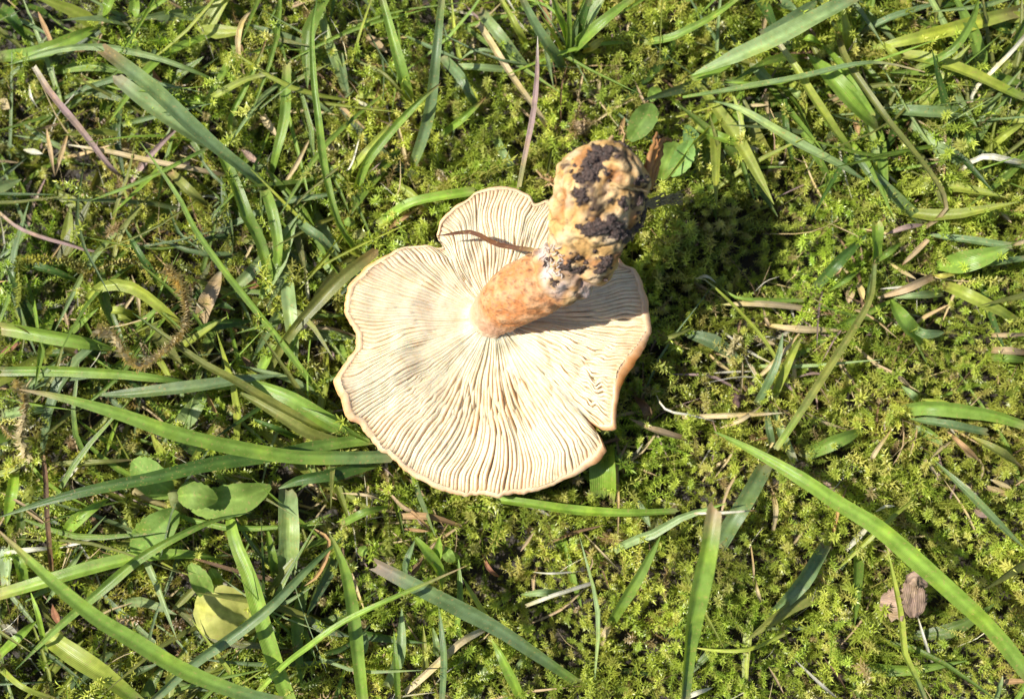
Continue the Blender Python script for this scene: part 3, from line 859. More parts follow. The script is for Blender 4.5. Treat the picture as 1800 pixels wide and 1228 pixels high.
# single blades; tile | path | width | outline | colours start-middle-end | heights mm | label
rows('''
A|530,252 760,430 960,620 1130,770 1270,880 1390,990|88|cs|brown-blue-blue|33,31,26,20,11|long bluish-green grass blade with a square brown cut tip crossing a pale one
A|600,405 760,530 920,650 1110,770|92|cs|white-pale-pale|22,19,12|pale green grass blade with frayed white tip lying under the long bluish blade
A|20,340 290,258 520,242 780,290 980,360 1165,440|42|pp|green-pale-green|11,19,19,15,10|thin pale blade arching behind the brown cut tip of the long bluish blade
A|0,300 200,275 420,180 520,125|85|pe|dark-green-green|8,11,9|broad dark green blade poking out under the thin arching pale blade
A|0,40 60,90 130,200|70|pe|dark|9,10,8|short dark blade in the shady corner beside orange straw
I|245,248 279,294 318,352 342,400 390,468 441,533 496,602 540,660 588,723|14|ps|green|26,24,20,14,9|very long thin green blade slanting down to the cap's torn side lobe
A|440,1040 660,960 860,870 1085,752|27|ps|dark-green-dark|18,20,14|thin dark green blade crossing the purple straw fork
I|385,262 414,328 434,383 455,420 472,487 470,548|25|cs|bright-green-dark|16,17,12,8|upright thick bright green blade below the long bluish blade
I|458,322 474,355 489,420 489,455 485,515|22|cs|tan-green-green|12,16,13,8|green sheathed stalk continuing under the end of the long bluish blade
A|1055,545 1110,492 1270,410 1425,376|42|pe|yg-yg-white|13,18,17|yellow-green arching blade ending in a dry white tip
A|1180,690 1190,590 1250,470 1330,300 1370,200|32|pe|yg-green-red|10,16,19|narrow upright yellow-green blade with a reddish tip
A|1475,340 1465,600 1420,800 1390,930|62|cs|yg-green-dark|16,13,8|short broad blade with square top standing in the moss
I|559,-10 549,50 551,137 561,222 571,300 595,393 630,448|15|ps|dark-green-green|24,26,24,18,10|long narrow dark green blade curving down towards the cap's upper notch
I|560,5 578,68 612,165|21|ps|pale|14,13,9|pale blade hugging the top of the long narrow dark blade
A|1060,1215 1250,1130 1450,1040 1690,1000 1760,968|42|pe|purple-blue-blue|9,12,13|bluish blade with purple foot crossing behind the bright upright blades
I|506,373 540,404 568,424 606,472|20|pe|blue-blue-pale|10,13,9|flat bluish blade with a pale edge pointing at the cap's side
A|575,-10 555,40 527,92|72|pe|bright|16,14,12|bright green blade tip poking in above the thin arching blade
A|695,-10 690,60 665,135|62|pe|green|12,10,8|soft green short blade next to the bright blade tip
D|0,512 250,552 450,592 605,632|92|pe|yellow-bright-green|17,18,13|broad bright yellow-green blade reaching to the curly brown moss strand
D|0,738 300,735 600,750 850,780 1010,802|62|pe|dark-green-dark|15,17,12|level dark green blade passing below the curly brown moss strand
D|480,862 700,850 1000,820 1250,780 1462,755|80|pp|pale-blue-blue|16,20,18|flat bluish blade lying across the thin slanting blades
D|432,400 480,330 570,290 700,312 820,400 925,505|72|ps|bright-yg-yg|10,17,18,13|yellow-green blade bent in an arch above the curly brown moss strand
D|500,432 600,425 700,450|42|ps|yg|9,12,10|small yellow leaf blade under the arched yellow-green blade
D|510,470 620,460 712,525|40|pe|yg|8,11,9|second small yellow leaf blade under the arched yellow-green blade
D|960,552 1100,502 1300,478|62|pp|dark|12,13,11|short dark green blade beside the curly brown moss strand
D|0,175 150,190 300,232 445,302|46|pe|dark-dark-green|11,13,9|low dark green blade leading to the arched yellow-green blade
I|662,441 600,490 545,545 506,592 470,655|24|cs|brown-olive-olive|22,22,17,10|olive blade with torn brown end resting against the cap rim
D|1470,190 1490,400 1512,600 1512,720|82|cs|orange-pale-blue|10,13,11,8|upright bluish blade with an orange-brown top below the olive blade
D|640,0 740,170 885,372|42|ps|blue-dark-dark|15,14,9|dark bluish thin blade slanting into the curly brown moss strand
D|1405,605 1340,742|62|cc|bright|9,10|short bright green stub crossing under the very long thin blade
D|1050,850 1000,930 940,1010|105|ce|pale|10,10,8|short wide pale blade under the flat bluish blade
D|0,968 150,942 300,930|62|pe|blue-pale-pale|10,12,9|pale bluish blade beside the brittle brown moss sprig
D|130,832 250,722 365,635|30|pp|pale|12,16,12|thin pale blade standing on the brittle brown moss sprig
F|-20,350 150,510 300,650 500,812 700,932 950,1082 1250,1200 1450,1245|88|ps|tan-green-blue|46,46,43,38,32|very long thick green blade with tan tip sweeping over the others
F|0,692 250,622 500,552 750,497 1000,490 1160,525|82|pe|yg-bright-green|14,16,15,10|broad glossy green blade curving under the oval-leaved plant
F|80,1075 300,860 500,690 700,520 900,400 1100,310 1290,268|56|pp|dark-green-dark|16,25,26,20|long dark green blade crossing below the oval leaves
F|240,895 400,1010 550,1112 710,1240|112|cs|bright-yg-bright|15,17,14|wide yellow-green blade beneath the very long thick blade
F|780,1235 1000,1040 1200,900 1400,742 1600,540 1760,395|64|pe|blue-blue-dark|18,26,28,22|bluish blade rising past the withered yellow leaf
I|397,845 411,938 441,1013 465,1099 486,1167 512,1240|33|ps|yg-bright-bright|12,20,20,18|tall bright green blade standing beside the withered yellow leaf
I|438,1232 496,1172 547,1133 600,1095 668,1061 754,1023 822,993|12|pe|yg-bright-tan|18,30,34,30|slender yellow-green blade leaning across the cut bluish blade
F|300,425 380,322 480,242 565,195|72|pp|bright|9,14,13|short bright leaf-like blade near the reddish stem
F|1480,165 1485,380 1478,575|112|cc|blue-pale-pale|13,15,11|wide pale bluish blade with ragged square ends
F|1370,345 1395,480 1415,605|50|ps|green|13,14,10|narrow green blade between two tall broad blades
F|155,670 200,800 240,985|36|ps|bright|16,15,9|slim bright blade sprouting under the very long thick blade
F|0,1005 90,920 190,825|60|pe|green-bright-bright|12,14,12|short green blade pointing at the reddish stem's foot
F|0,1060 130,1160 310,1240|56|cs|bright-yg-tan|12,15,12|yellow-tipped blade in the corner beneath the wide yellow-green blade
F|440,440 350,570 235,735|40|pp|pale|12,15,11|thin pale blade propped on the broad glossy green blade
F|60,430 105,540 130,630|60|ce|green|11,11,9|stubby green blade near the reddish stem
F|35,440 40,640|72|cc|pale|9,9|pale stubby blade behind the tan tip of the very long blade
F|1290,780 1400,900 1460,1015|70|pe|green-dark-dark|9,12,9|dark blade tucked behind the tall bright blade
F|80,60 60,180 30,330|62|pe|green-bright-green|10,13,9|green blade leaning near the brittle brown moss sprig
G|175,535 380,640 560,730 800,860 1000,990 1225,1145|96|cs|purple-blue-green|27,29,26,20,11|straight bluish blade with purple cut end and a shadow across it
I|578,935 601,985 614,1040 624,1110 640,1240|26|ps|olive-green-bright|28,27,24,18|folded two-tone green blade standing near the slender yellow blade
I|863,876 925,885 1010,897 1110,902 1190,898|20|cs|bright-bright-green|17,19,18,15|glossy bright green blade sticking out from beneath the cap rim
I|1062,976 1110,951 1150,937 1200,908 1277,884|17|pe|olive-pale-bright|9,14,20,25|pale blade rising to a bright tip beside the tall upright blade
G|1640,390 1540,580 1440,740 1375,850|66|ps|green-green-bright|27,22,16,10|stout dark green blade rising from a white sheath in the moss
G|1520,200 1590,345|46|pp|blue|12,14|thin bluish leaf blade behind the pale rising blade
G|920,692 1030,680 1125,677|40|ps|green-pale-pale|13,15,12|tiny pale leaf blade lying on a white straw
G|0,332 120,272 245,238|46|pe|green|12,14,11|green blade tip under the cap's lower rim
K|895,1020 905,1090 905,1172|92|cc|green-bright-bright|12,15,14|wide pale green leaf blade cut off square beside the cap rim
B|517,-5 490,250 455,560 410,740 368,862|66|ce|blue-blue-pale|28,28,22,15,8|long bluish blade tapering downwards into the moss above the cap
B|512,425 400,520 250,680 120,850 48,1095|52|ps|brown-green-bright|27,27,22,16,8|arching bright green blade with brown tip above the cap
B|262,620 150,760 -10,945|42|ps|tan-yg-yg|14,16,11|yellow-green blade behind the arching bright green blade
B|210,-5 270,220 320,400 352,525|66|ce|green-green-yg|21,20,16,10|thick green blade with a pale yellow base
B|157,-5 90,200 38,405|22|ce|yg|18,16,9|very thin yellow-green blade beside a bluish leaf
B|-5,280 35,485|42|pe|blue|12,9|short bluish blade end beside the very thin one
B|60,310 200,370 300,470 352,530|26|pp|olive|12,14,9|thin olive blade curling to the thick blade's base
B|525,298 620,400 660,480 692,545|62|cs|blue|13,14,10|flat bluish stub lying on the moss by the long tapering blade
B|600,345 720,350 862,362|42|cc|pale|14,14,13|small level pale blade touching the jointed tan straw
B|590,332 680,265 780,270 832,342|26|pp|pale|12,17,13|thin pale arc of grass over the level pale blade
B|715,60 820,190 975,385|66|cs|brown-pale-green|14,16,11|pale green blade with brown torn end beside the jointed tan straw
B|818,-5 900,140 962,265|42|ce|yg|16,16,10|yellow-green blade leaning at the foot of the upper tuft
B|515,695 620,610 742,500|42|pe|bright-bright-red|11,17,18|small bright blade with red point in the moss above the cap
B|788,695 850,820 902,905|46|cc|green-pale-tan|11,12,10|pale blade fading to tan close to the cap's top lobe
B|195,1155 330,1060 500,1015 695,984|62|cc|bright|11,16,18,17|bright green folded blade touching the cap's top lobe
B|80,480 200,492|52|pe|yg|9,9|pale yellow leaf scrap beside the very thin blade
I|1131,76 1175,68 1200,58 1251,31 1300,-5|16|cs|green-green-bright|13,18,21,22|curved green blade rising out of the moss
C|45,390 300,280 500,192 700,92 880,-5|112|ps|green-pale-blue|22,28,28,24|broad two-tone green blade with a keel slanting across the moss
C|48,405 130,375 250,335|48|pe|bright|20,19,17|short bright lower leaf under the broad two-tone blade
C|400,195 560,110 700,-5|82|pe|blue|18,19,16|bluish blade behind the broad two-tone blade
C|0,502 300,455 600,400 880,335 1040,328 1245,372|46|wide|green-blue-straw|16,22,23,21|long dark bluish blade with a thread-thin straw tip
C|160,520 300,560 450,650 600,740 800,842 955,938|56|pp|blue-pale-blue|15,21,20,14|slim bluish blade pointed at both ends above the shadowed moss
C|1035,565 1250,580 1490,585|76|cc|green-blue-blue|13,15,14|straight level bluish blade with squared ends
C|1160,620 1300,740 1430,840 1515,882|52|pe|blue-pale-tan|11,13,9|pale bluish blade slanting under the level bluish blade
C|1480,620 1470,720 1425,805|72|ce|green|11,12,9|short wide green blade below the end of the level bluish blade
C|1130,285 1280,312 1500,392 1760,512|84|cs|yg-yg-bright|14,19,17|wide bright yellow-green blade slanting out of the tuft
C|920,262 1100,222 1350,160 1600,92 1760,50|80|ps|bright-yg-tan|10,14,13,11|wide yellow-green blade drying to tan towards its end
C|1522,-5 1480,120 1380,260 1205,352|46|ps|green|17,24,24,16|dark green blade bowed over the drying yellow blade
C|918,172 1050,102 1200,52 1330,8|46|pe|blue|12,15,14|bluish narrow blade beneath the bowed dark blade
C|1540,792 1660,690 1760,628|42|pe|yg|10,15,15|yellow-green blade rising beside the white curled straw
C|80,665 200,710 385,778|56|cs|bright-bright-white|13,15,14|short bright green blade with white frayed end by the round leaves
C|590,620 680,780 792,985|46|pe|pale-green-green|11,13,9|pale green blade sunk in the moss under the slim bluish one
C|520,470 530,650 575,905|36|pe|dark|11,12,8|dark narrow blade sunk in the moss
C|945,620 980,760 1022,1005|58|cs|pale|12,13,9|pale striped blade hanging down from the bright wedge of leaves
C|365,330 445,425|62|cc|blue|11,11|bluish stub under the dark bluish blade
C|1570,130 1640,140 1705,172|82|pp|dark|9,10,9|dark short leaf near the drying yellow blade
C|495,15 590,65|72|pe|blue|11,11|short bluish stub by the broad two-tone blade's tip
E|190,395 400,390 612,412|42|ps|pale-straw-straw|12,14,12|pale half-dry blade lying level in the moss
E|200,310 300,365 620,376|26|ps|pale-green-green|14,15,12|thin green blade lying just above the half-dry one
E|60,256 110,264 200,340 330,470 450,620 605,915|22|ps|white-yg-yg|17,20,18,13,9|wiry yellow-green blade with a curled white tip
E|620,1172 800,1090 925,1038|82|pe|blue-green-green|10,13,12|bluish broad blade sunk in moss under the slanting stalk
E|1068,368 1130,480 1235,600|112|ps|bright-green-green|12,17,11|short broad folded leaf blade alone in the moss
E|1190,520 1250,545 1345,538|52|pe|green-blue-pale|14,15,14|bent bluish leaf tip beside the short broad folded blade
E|1590,670 1680,672 1765,682|46|cs|green|12,13,12|green blade end below two orange straws
H|160,245 130,450 90,650 40,900 5,1240|112|cs|tan-green-blue|56,56,52,44,34|tall upright green blade with a torn brownish blunt tip
H|420,38 330,200 250,330 185,450|92|cc|blue|12,15,14,11|bluish blade passing behind the tall upright blade
H|728,440 640,590 560,690 438,815|86|cs|blue|14,15,13,10|bluish blade lying on the moss under the narrow yellow sprig
H|1222,175 1100,270 960,400 738,612|36|pp|green-yg-yg|15,20,18,12|narrow yellow-green blade crossing under the long bright blade
I|1255,758 1320,790 1405,838 1474,883 1542,924 1610,982 1679,1044 1747,1109 1812,1190|34|ps|green-bright-green|16,28,32,34,32|very long wide bright green blade slanting across the moss
H|1048,445 1080,600 1120,800 1140,1000 1180,1080 1245,1235|40|ps|yg-yg-pale|22,20,14,11|thin yellow-green blade hanging beside the crumpled brown leaf
H|55,962 200,977 350,965 525,890|30|ps|yellow-yg-yg|12,15,13|small yellow-green blade level with the moss
H|1290,0 1450,150 1600,300 1765,462|46|pp|green-blue-blue|13,18,17|slim bluish blade parallel to the long bright one
H|1645,1108 1625,1160 1600,1235|42|ps|white-pale-pale|20,18,14|pale blade with white point by a tan straw
''', 'grass_leaf')

rows('''
A|195,58 265,212|36|ps|orange|12,12|orange dry straw stub near the dark corner blades
A|180,350 270,490 420,670 560,850 628,912|46|cs|white-purple-purple|19,18,14,10|white-tipped purple straw forming one side of a fork
A|928,638 780,790 662,945|40|ce|purple|14,12,8|smooth purple stalk forming the other side of a fork
A|700,290 790,390 872,502|62|pp|red|9,10,8|reddish dead leaf strip beneath the long bluish blade
A|335,742 560,780 740,822 1000,872 1155,902|42|ps|white-straw-tan|13,14,12,10|long straw with a frayed pale end crossing the purple fork
I|0,374 34,401 85,420 103,424 161,441 222,444|9|pe|tan-purple-purple|11,13,12,8|thin purplish straw curving over the moss
A|1302,40 1240,130 1225,250 1258,402|42|pp|tan-straw-straw|11,15,10|curved tan straw shaped like a bracket
A|1345,590 1420,702|52|pe|straw|9,9|short wide straw scrap beside the square-topped blade
A|1442,972 1520,850 1602,690|32|pp|straw|9,13,11|thin straw propped near the square-topped blade
A|878,888 980,980 1082,1082|56|cs|orange-olive-brown|13,13,9|thick brownish stub with torn orange end
A|568,1230 600,1070 660,900 692,735|28|pe|yellow-olive-olive|9,14,16|yellow dried stem crossing the purple fork's foot
A|238,650 262,780 282,905|34|pp|tan|9,11,8|tan straw slanting into the fork of two dead stems
A|352,680 320,780 282,905|32|pp|tan|9,11,8|second tan straw leaning on the first near the purple straw
A|1500,35 1620,-5|46|cc|tan|12,12|broad tan straw end at the top of the narrow dark blade
A|1330,840 1240,770|50|pp|purple|9,9|purplish dead scrap near the end of the long bluish blade
A|150,430 160,500 205,570|20|pp|white|9,11,8|bent white thread of straw beside the purple straw
A|0,510 50,560|85|pp|straw|7,7|pale dead leaf flake in the mossy hollow
A|120,770 220,790|40|pp|white|7,7|white dead leaf flake near the frayed straw
B|705,120 780,240 880,400 950,500 1020,600 1082,705|46|cc|straw-straw-tan|16,15,12,8|jointed thick tan straw pointing at the muddy bulb
I|945,64 944,137 937,205 925,267 913,330|14|ps|white-purple-olive|27,30,29,27|purple-white stalk with its foot on the cap's top edge
B|1018,-5 1080,140|32|cc|orange|13,11|orange-brown stalk inside the upper grass tuft
B|1167,320 1130,450 1125,685|15|ps|brown|14,12,8|dark thread-thin stem below the upper grass tuft
B|238,1182 300,1130 385,1078|36|pp|orange|10,13,13|orange dead leaf under the folded blade at the cap
B|118,175 235,272|62|pp|tan|9,8|flat tan dead leaf in the moss by the thick green blade
B|-5,540 150,692|30|pe|tan|10,8|dull straw under the arching bright green blade
B|290,655 340,852|28|pe|straw|10,8|straw standing under the arching bright green blade
B|110,635 50,850 -5,885|14|pp|white|12,14,9|thin white straw loop by the arching bright green blade
B|60,505 180,570|26|pp|white|8,8|white straw splinter over the dark hole
B|1430,690 1455,600|34|pe|orange|12,14|orange straw stub just above the muddy bulb
B|1500,400 1550,520 1600,600|24|pp|tan|11,12,9|thin tan straw leaning on the round leaf above the bulb
C|1760,185 1680,280 1580,380 1490,480 1488,605|30|pe|grey-white-grey|15,18,15,11|grey-white straw bent down to the level bluish blade
C|1760,840 1660,820 1560,802 1480,832 1395,905|42|cs|bright-white-tan|14,19,19,10|curled white straw with a green base
C|1242,1152 1140,1175 1040,1205|52|pp|brown-purple-purple|13,15,14|purple-brown leaf end by the bright square stub
C|1460,242 1555,188|36|pp|white|9,10|white straw chip in the moss near the bowed blade
C|310,545 435,540|26|pp|straw|10,10|small straw lying along the slim bluish blade's root
C|880,570 905,700|46|pp|orange|9,8|orange scrap under the bright wedge of leaves
C|740,480 860,560|50|pp|tan|10,9|tan-pink scrap beside the bright wedge of leaves
C|1510,970 1545,1010 1520,1075|46|pp|tan|9,12,9|curled tan scrap in the moss below the curled white straw
C|1628,1080 1690,1145|24|pp|straw|9,9|tiny straw in the moss below the curled white straw
C|420,480 440,620|30|pe|tan|10,8|tan straw under the dark bluish blade's bend
C|430,55 405,190|34|pe|tan|12,9|tan stub near the broad two-tone blade
C|1110,0 1180,50|60|pp|yellow|10,9|yellow dead leaf scrap at the top of the moss
C|1200,90 1270,150|56|pp|tan-white-white|8,8|whitish torn flake near the narrow bluish blade
C|440,880 520,830|40|pp|white|8,8|pale torn flake under the dark narrow blade
D|1135,220 1080,350 1028,485|112|ps|grey-tan-tan|12,13,9|wide grey-tan dead leaf next to the very long thin blade
D|320,390 352,525|22|pp|tan|10,10|thin tan straw above the broad yellow-green blade
D|1120,340 1180,440|70|pp|red|8,7|reddish dead flakes beside the wide grey-tan leaf
D|130,410 320,400|52|pp|white|7,8|white dead leaf chip above the broad yellow-green blade
D|1560,120 1580,370|26|cc|white|8,10|pale bent straw near the olive blade
D|1250,285 1330,300|60|pp|red|8,8|red-brown scrap in the dark hollow
D|0,650 110,590|46|pp|red|8,9|reddish scrap at the edge of the broad yellow-green blade
D|1060,850 1130,990|50|pp|orange|9,8|orange-brown scrap under the flat bluish blade
D|1240,660 1330,750|46|pp|brown|9,9|brown torn scrap near the tip of the flat bluish blade
D|200,1215 500,1205 700,1190|34|pp|red-olive-straw|10,12,10|long dull red-olive straw along the leafy plant
E|1000,362 1150,310 1285,250|60|ps|tan-tan-brown|11,14,13|pinkish twisted dead leaf joined to an orange blade
E|1015,315 1180,300|16|pp|white|12,12|white thread straw beside the pinkish twisted leaf
E|380,490 550,520 845,532|52|pp|tan-straw-straw|10,12,10|wide tan straw lying level in the moss
E|610,530 500,660 388,772|30|ps|straw|13,14,10|pale straw leaning on the wide tan one
E|950,680 1050,730 1130,780 1205,862|22|ps|straw-tan-olive|13,15,13,9|thin straw reaching into the lower tuft
E|0,972 250,962 525,950|36|pe|tan-straw-white|10,13,13|straw with a white tip above the very long bright blade
E|190,1030 300,985 410,910|34|pp|straw|10,14,12|twisted straw crossing the white-tipped one
E|1128,192 1262,60|36|ps|red-tan-tan|10,13|reddish tan straw behind the bright square stub
E|1590,552 1680,550 1765,548|32|cs|orange-tan-tan|13,14,13|narrow orange straw above a thicker orange one
E|1590,632 1680,634 1765,642|52|cs|orange-tan-orange|13,14,13|thick orange straw with dark edge by a green blade end
E|1480,1070 1620,1150 1745,1232|62|pp|yellow-olive-tan|12,14,10|yellowish dying leaf ending in a grey point
E|1350,1040 1440,1120 1530,1205|40|pp|tan-orange-tan|10,12,9|orange-tan straw beside the yellowish dying leaf
E|410,400 430,480 480,560|26|pp|tan|10,11,8|bent tan straw on the wide tan one
E|320,680 385,775|40|pp|straw|9,9|short straw stub meeting the leaning pale straw
E|870,290 850,390|60|pp|tan|8,8|tan crumpled flake at the stalk's root
E|900,280 930,370|50|pp|straw|8,9|pale crumpled flake at the stalk's root
E|1060,180 1200,265|30|pp|straw|10,10|pale straw running under the pinkish twisted leaf
E|1075,1030 980,1170 975,1200|30|ps|red-straw-white|12,13,10|straw with a reddish knee in the moss
E|1205,1030 1170,1160|26|ps|red-tan-tan|11,9|reddish straw under the lower tuft
E|340,565 500,600|34|pp|straw|9,9|straw half buried in the moss near the pale leaning straw
E|1440,1130 1500,1180|60|pp|tan|8,8|pinkish flake near the yellowish dying leaf
F|220,-20 235,120 240,250 255,450 265,570|32|cc|red-brown-red|16,17,14,9|reddish-brown upright stem in the shady grass
F|130,255 230,325|22|pp|tan|11,10|tan twig resting on the reddish stem
F|0,165 120,230 235,320|18|pp|tan|13,14,11|long thin tan twig resting on the reddish stem
F|300,452 420,420 525,382|22|pp|white|11,13,12|whitish straw beside the short bright leaf-like blade
F|0,480 160,460 300,450|34|pp|pale-white-white|11,12,11|pale straw behind the very long thick blade
F|1445,848 1600,842|44|pp|yellow|9,9|yellowish straw beside the tall bright blade
F|880,775 1000,660|40|ps|straw-olive-olive|11,13|straw stub pointing at the withered yellow leaf
F|970,500 1050,520 1250,580 1450,630|28|ps|red-brown-tan|16,15,13,12|brown hairy straw hanging over the withered yellow leaf
F|1600,345 1690,420 1640,580 1560,650|30|pp|tan-orange-tan|13,16,16,14|orange twisted straw at the tip of the rising bluish blade
F|300,110 400,40|40|pp|white|8,9|white straw scrap near the reddish stem
F|0,840 90,890|46|pp|grey|8,8|grey-pink dead scrap beneath the slim bright blade
F|270,740 310,850|62|pp|red|8,7|reddish dead scrap beneath the very long thick blade
F|420,240 560,400|40|pp|brown|8,8|dark brown dead strip beside the oval leaf
G|950,748 1100,692 1295,630|26|cc|grey-white-grey|13,14,12|straight white-grey straw by the tiny pale leaf blade
G|1290,625 1270,580 1290,520 1260,480|14|pp|tan|11,13,10|bent tan thread at the end of the white-grey straw
G|330,1190 500,1040 620,930 732,868|46|cc|grey-straw-white|11,14,14,11|pale straw passing under the straight bluish blade
G|305,290 450,292 615,342|46|cs|tan-orange-orange|13,14,12|orange dry blade just below the cap's rim
G|310,352 450,366|26|pp|orange|11,11|thin orange straw beneath the orange dry blade
G|1420,40 1422,220 1420,405|18|pe|straw-tan-tan|12,14,10|upright thin straw by the square pale leaf blade
G|1240,372 1340,480 1452,595|18|pp|straw|11,13,10|thin straw slanting over the moss below the pale rising blade
G|985,575 1080,582 1242,570|15|pp|white|12,13,11|white thread lying above the white-grey straw
G|720,478 760,560 815,602|30|pp|red|10,11,9|twisted red-brown scrap in the shady moss
G|1382,840 1360,890 1325,955|46|cc|white-straw-tan|11,10,7|white papery sheath at the foot of the stout dark blade
G|230,150 330,250 450,280|26|pp|tan|11,13,11|tan straw arch under the cap's lower rim
G|250,180 400,300 480,390|22|pp|red-orange-tan|12,13,10|reddish straw crossing the orange dry blade
G|0,170 130,180 230,215|20|pp|straw|11,12,10|thin straw beneath the cap's lower rim
G|920,470 990,370|24|pp|tan|10,11|tan twig in the dark moss below the cap
G|360,600 420,500|46|pp|brown|11,11|brown crumpled scrap on the clasping leaves
H|840,462 945,345|42|ce|white-grey-grey|10,13|whitish straw stub under the long bright blade
H|985,268 1040,240 1092,236|20|pp|white|14,16,15|white curved thread beside the long bright blade
H|848,130 800,260 760,450|24|pp|tan-orange-tan|14,14,10|orange-tan straw passing under the long bright blade
H|460,165 478,260 465,362|36|cs|orange-straw-straw|12,13,10|short orange-edged straw upright in the moss
H|370,600 385,680 412,765|26|pp|straw|10,12,10|small bent straw in the moss beside the bluish blade
H|345,400 365,560 360,640|14|pp|tan|12,13,10|tan thread above the small bent straw
H|1200,780 1235,900 1280,1040|20|ps|grey-white-grey|11,12,9|grey thread trailing from the crumpled brown leaf
H|1650,1140 1765,1135|38|cs|tan-orange-orange|14,14|tan straw with an orange edge by the white-pointed blade
H|-10,1230 70,1195 155,1168|34|pe|white|12,14,12|white straw at the foot of the tall upright blade
H|60,275 200,272 375,258|18|pe|straw-white-red|40,44,44|pale thread with a pink tip at the top of the tall upright blade
H|1240,0 1320,105|40|pe|straw|12,9|straw stub under the slim bluish blade
H|1580,100 1690,145|34|pp|white-straw-straw|9,9|pale straw chip above the slim bluish blade
H|1530,130 1700,190|46|pp|tan|7,8|tan dead strip beneath the pale straw chip
H|1480,240 1590,290|70|pp|purple|6,6|dull purple flake half sunk in the moss
H|720,110 830,160|66|pp|purple|8,9|purplish flake under the long bright blade
H|440,1060 520,1200|20|pp|tan|11,9|dull tan thread in the moss at the small yellow blade
H|560,1010 720,1160 810,1235|22|pp|grey|10,12,9|grey straw thread lying in the dark moss gap
H|720,1010 790,1100 850,1200|18|pp|brown|11,11,8|brown thread beside the grey straw thread
K|985,930 1060,965 1165,995|30|ps|straw-tan-brown|16,16,13|brown withered strip sticking out from the cap's side
K|1000,860 1040,900 1045,950|40|pp|brown|12,14,10|dark dead leaf in the cap's shadow
K|1195,490 1230,480 1262,500|14|pp|white|13,17,15|white curled thread in the moss beside the cap's shadow
K|1075,685 1120,670 1190,640|16|pe|olive|14,16,14|thin olive stem emerging from the cap's shadow
K|1060,830 1100,900 1180,920 1262,940|10|pp|white|12,13,12,11|fine white thread in the moss beside the cap's shadow
K|950,1160 945,1090 985,1000|16|pp|tan|12,14,12|tan stem leaning by the square pale leaf blade
''', 'dry_straw')

# the strip of dead leaf lying on the gills
blade('dead_leaf_strip|K|373,352 420,345 475,338 520,352 560,376 620,388 682,395|21|ps|umber-umber-brown|31,31,31.5,31,32|curled brown dead grass strip lying on the gills')

# tufts: blades that grow from one foot
def tuft(px, py, label, lines, group=None):
    t = empty('grass_tuft', P(px, py, 4), label, 'grass tuft', group)
    for l in lines.strip().splitlines():
        q = l.split('|')
        blade('blade|' + l, t)
    return t

tuft(997, 112, 'fan of mixed green blades growing from one foot above the bulb', '''
B|928,-5 1010,150 1090,280 1152,385|68|ce|dark-blue-dark|26,24,17,8
B|1088,-5 1130,120 1165,255|56|ce|bright|30,24,10
B|1170,-5 1172,130 1165,305|36|ce|green|32,26,9
B|1275,-5 1230,120 1188,305|62|ce|dark|27,22,8
B|1345,-5 1262,130 1198,262|92|ce|pale|24,20,9
B|1495,-5 1370,92 1240,205 1188,285|72|ce|bright-green-bright|24,25,20,9
B|1352,190 1290,240 1238,272|50|pp|yellow|12,13,10
B|1060,180 1072,352|62|ce|blue|14,8
B|1215,80 1195,180 1180,300|50|ps|dark-blue-dark|24,18,8
B|1010,60 1090,180 1150,310|30|ps|green-yg-green|26,20,8
''')
tuft(690, 790, 'sheaf of long dark and bluish blades growing from under the cap rim', '''
I|34,684 103,697 205,725 308,759 410,783 513,800 600,802 690,800|31|ps|tan-green-blue|40,40,37,31,25,20
I|0,908 85,880 171,859 273,839 376,815 480,800 560,783 660,770|26|ps|blue-dark-green|27,30,29,26,20,17
I|233,550 291,591 352,636 410,667 479,708 560,750 650,772|17|ps|dark-olive-green|24,25,24,20,16
I|428,664 513,700 580,740 652,772|32|ps|green|18,22,20,14
I|410,684 479,722 547,763 640,790|22|ps|dark-olive-dark|16,19,17,12
I|490,858 530,842 600,828 672,806|26|ps|pale-dark-green|15,17,16,13
I|530,715 590,745 650,778|14|pp|pale-green-green|22,24,18
I|440,735 480,752 525,770|12|ps|dark|14,15,11
''')
tuft(565, 1120, 'upright clump of narrow green blades below the cap', '''
G|500,750 530,1000 520,1240|42|ps|blue|17,18,12
G|270,880 282,1050 292,1240|36|ps|green|18,18,11
G|420,850 428,1000 425,1135|36|ps|yg-olive-olive|17,17,10
G|470,860 488,940 490,1010|40|ps|pale|15,15,11
G|310,760 300,1000 235,1160|62|ps|pale|16,16,10
G|380,410 340,520 330,620|46|pp|blue|18,18,13
G|600,490 612,700 598,850 632,945|40|pp|bright-green-bright|19,20,18,14
G|620,600 720,770 800,905|34|ps|green-yg-yg|18,17,12
G|770,915 840,1040 935,1240|62|ps|yg-bright-bright|16,17,13
G|530,440 570,490 605,520|62|pp|bright|21,20,16
G|380,400 440,470 500,560 520,665|60|wide|green-bright-yg|24,24,20,14
G|505,395 495,480 470,540|60|pp|bright|24,22,18
G|90,1010 120,960 118,870|50|pp|blue|18,19,16
''')
tuft(1605, 722, 'small tuft with one broad arching green blade beside a yellowish dying leaf', '''
E|1130,935 1250,920 1400,930 1600,962 1765,1015|92|cs|pale-green-green|9,15,19,18
E|1230,880 1400,912|36|pp|yg|13,13
E|1165,980 1350,1010 1565,1052|52|ps|green-blue-blue|9,15,14
E|1205,1025 1330,1100|60|cs|pale-green-green|9,12
E|1120,810 1180,860 1210,900|46|pp|pale|12,12,9
E|1210,980 1400,955|30|pp|pale|10,12
''')
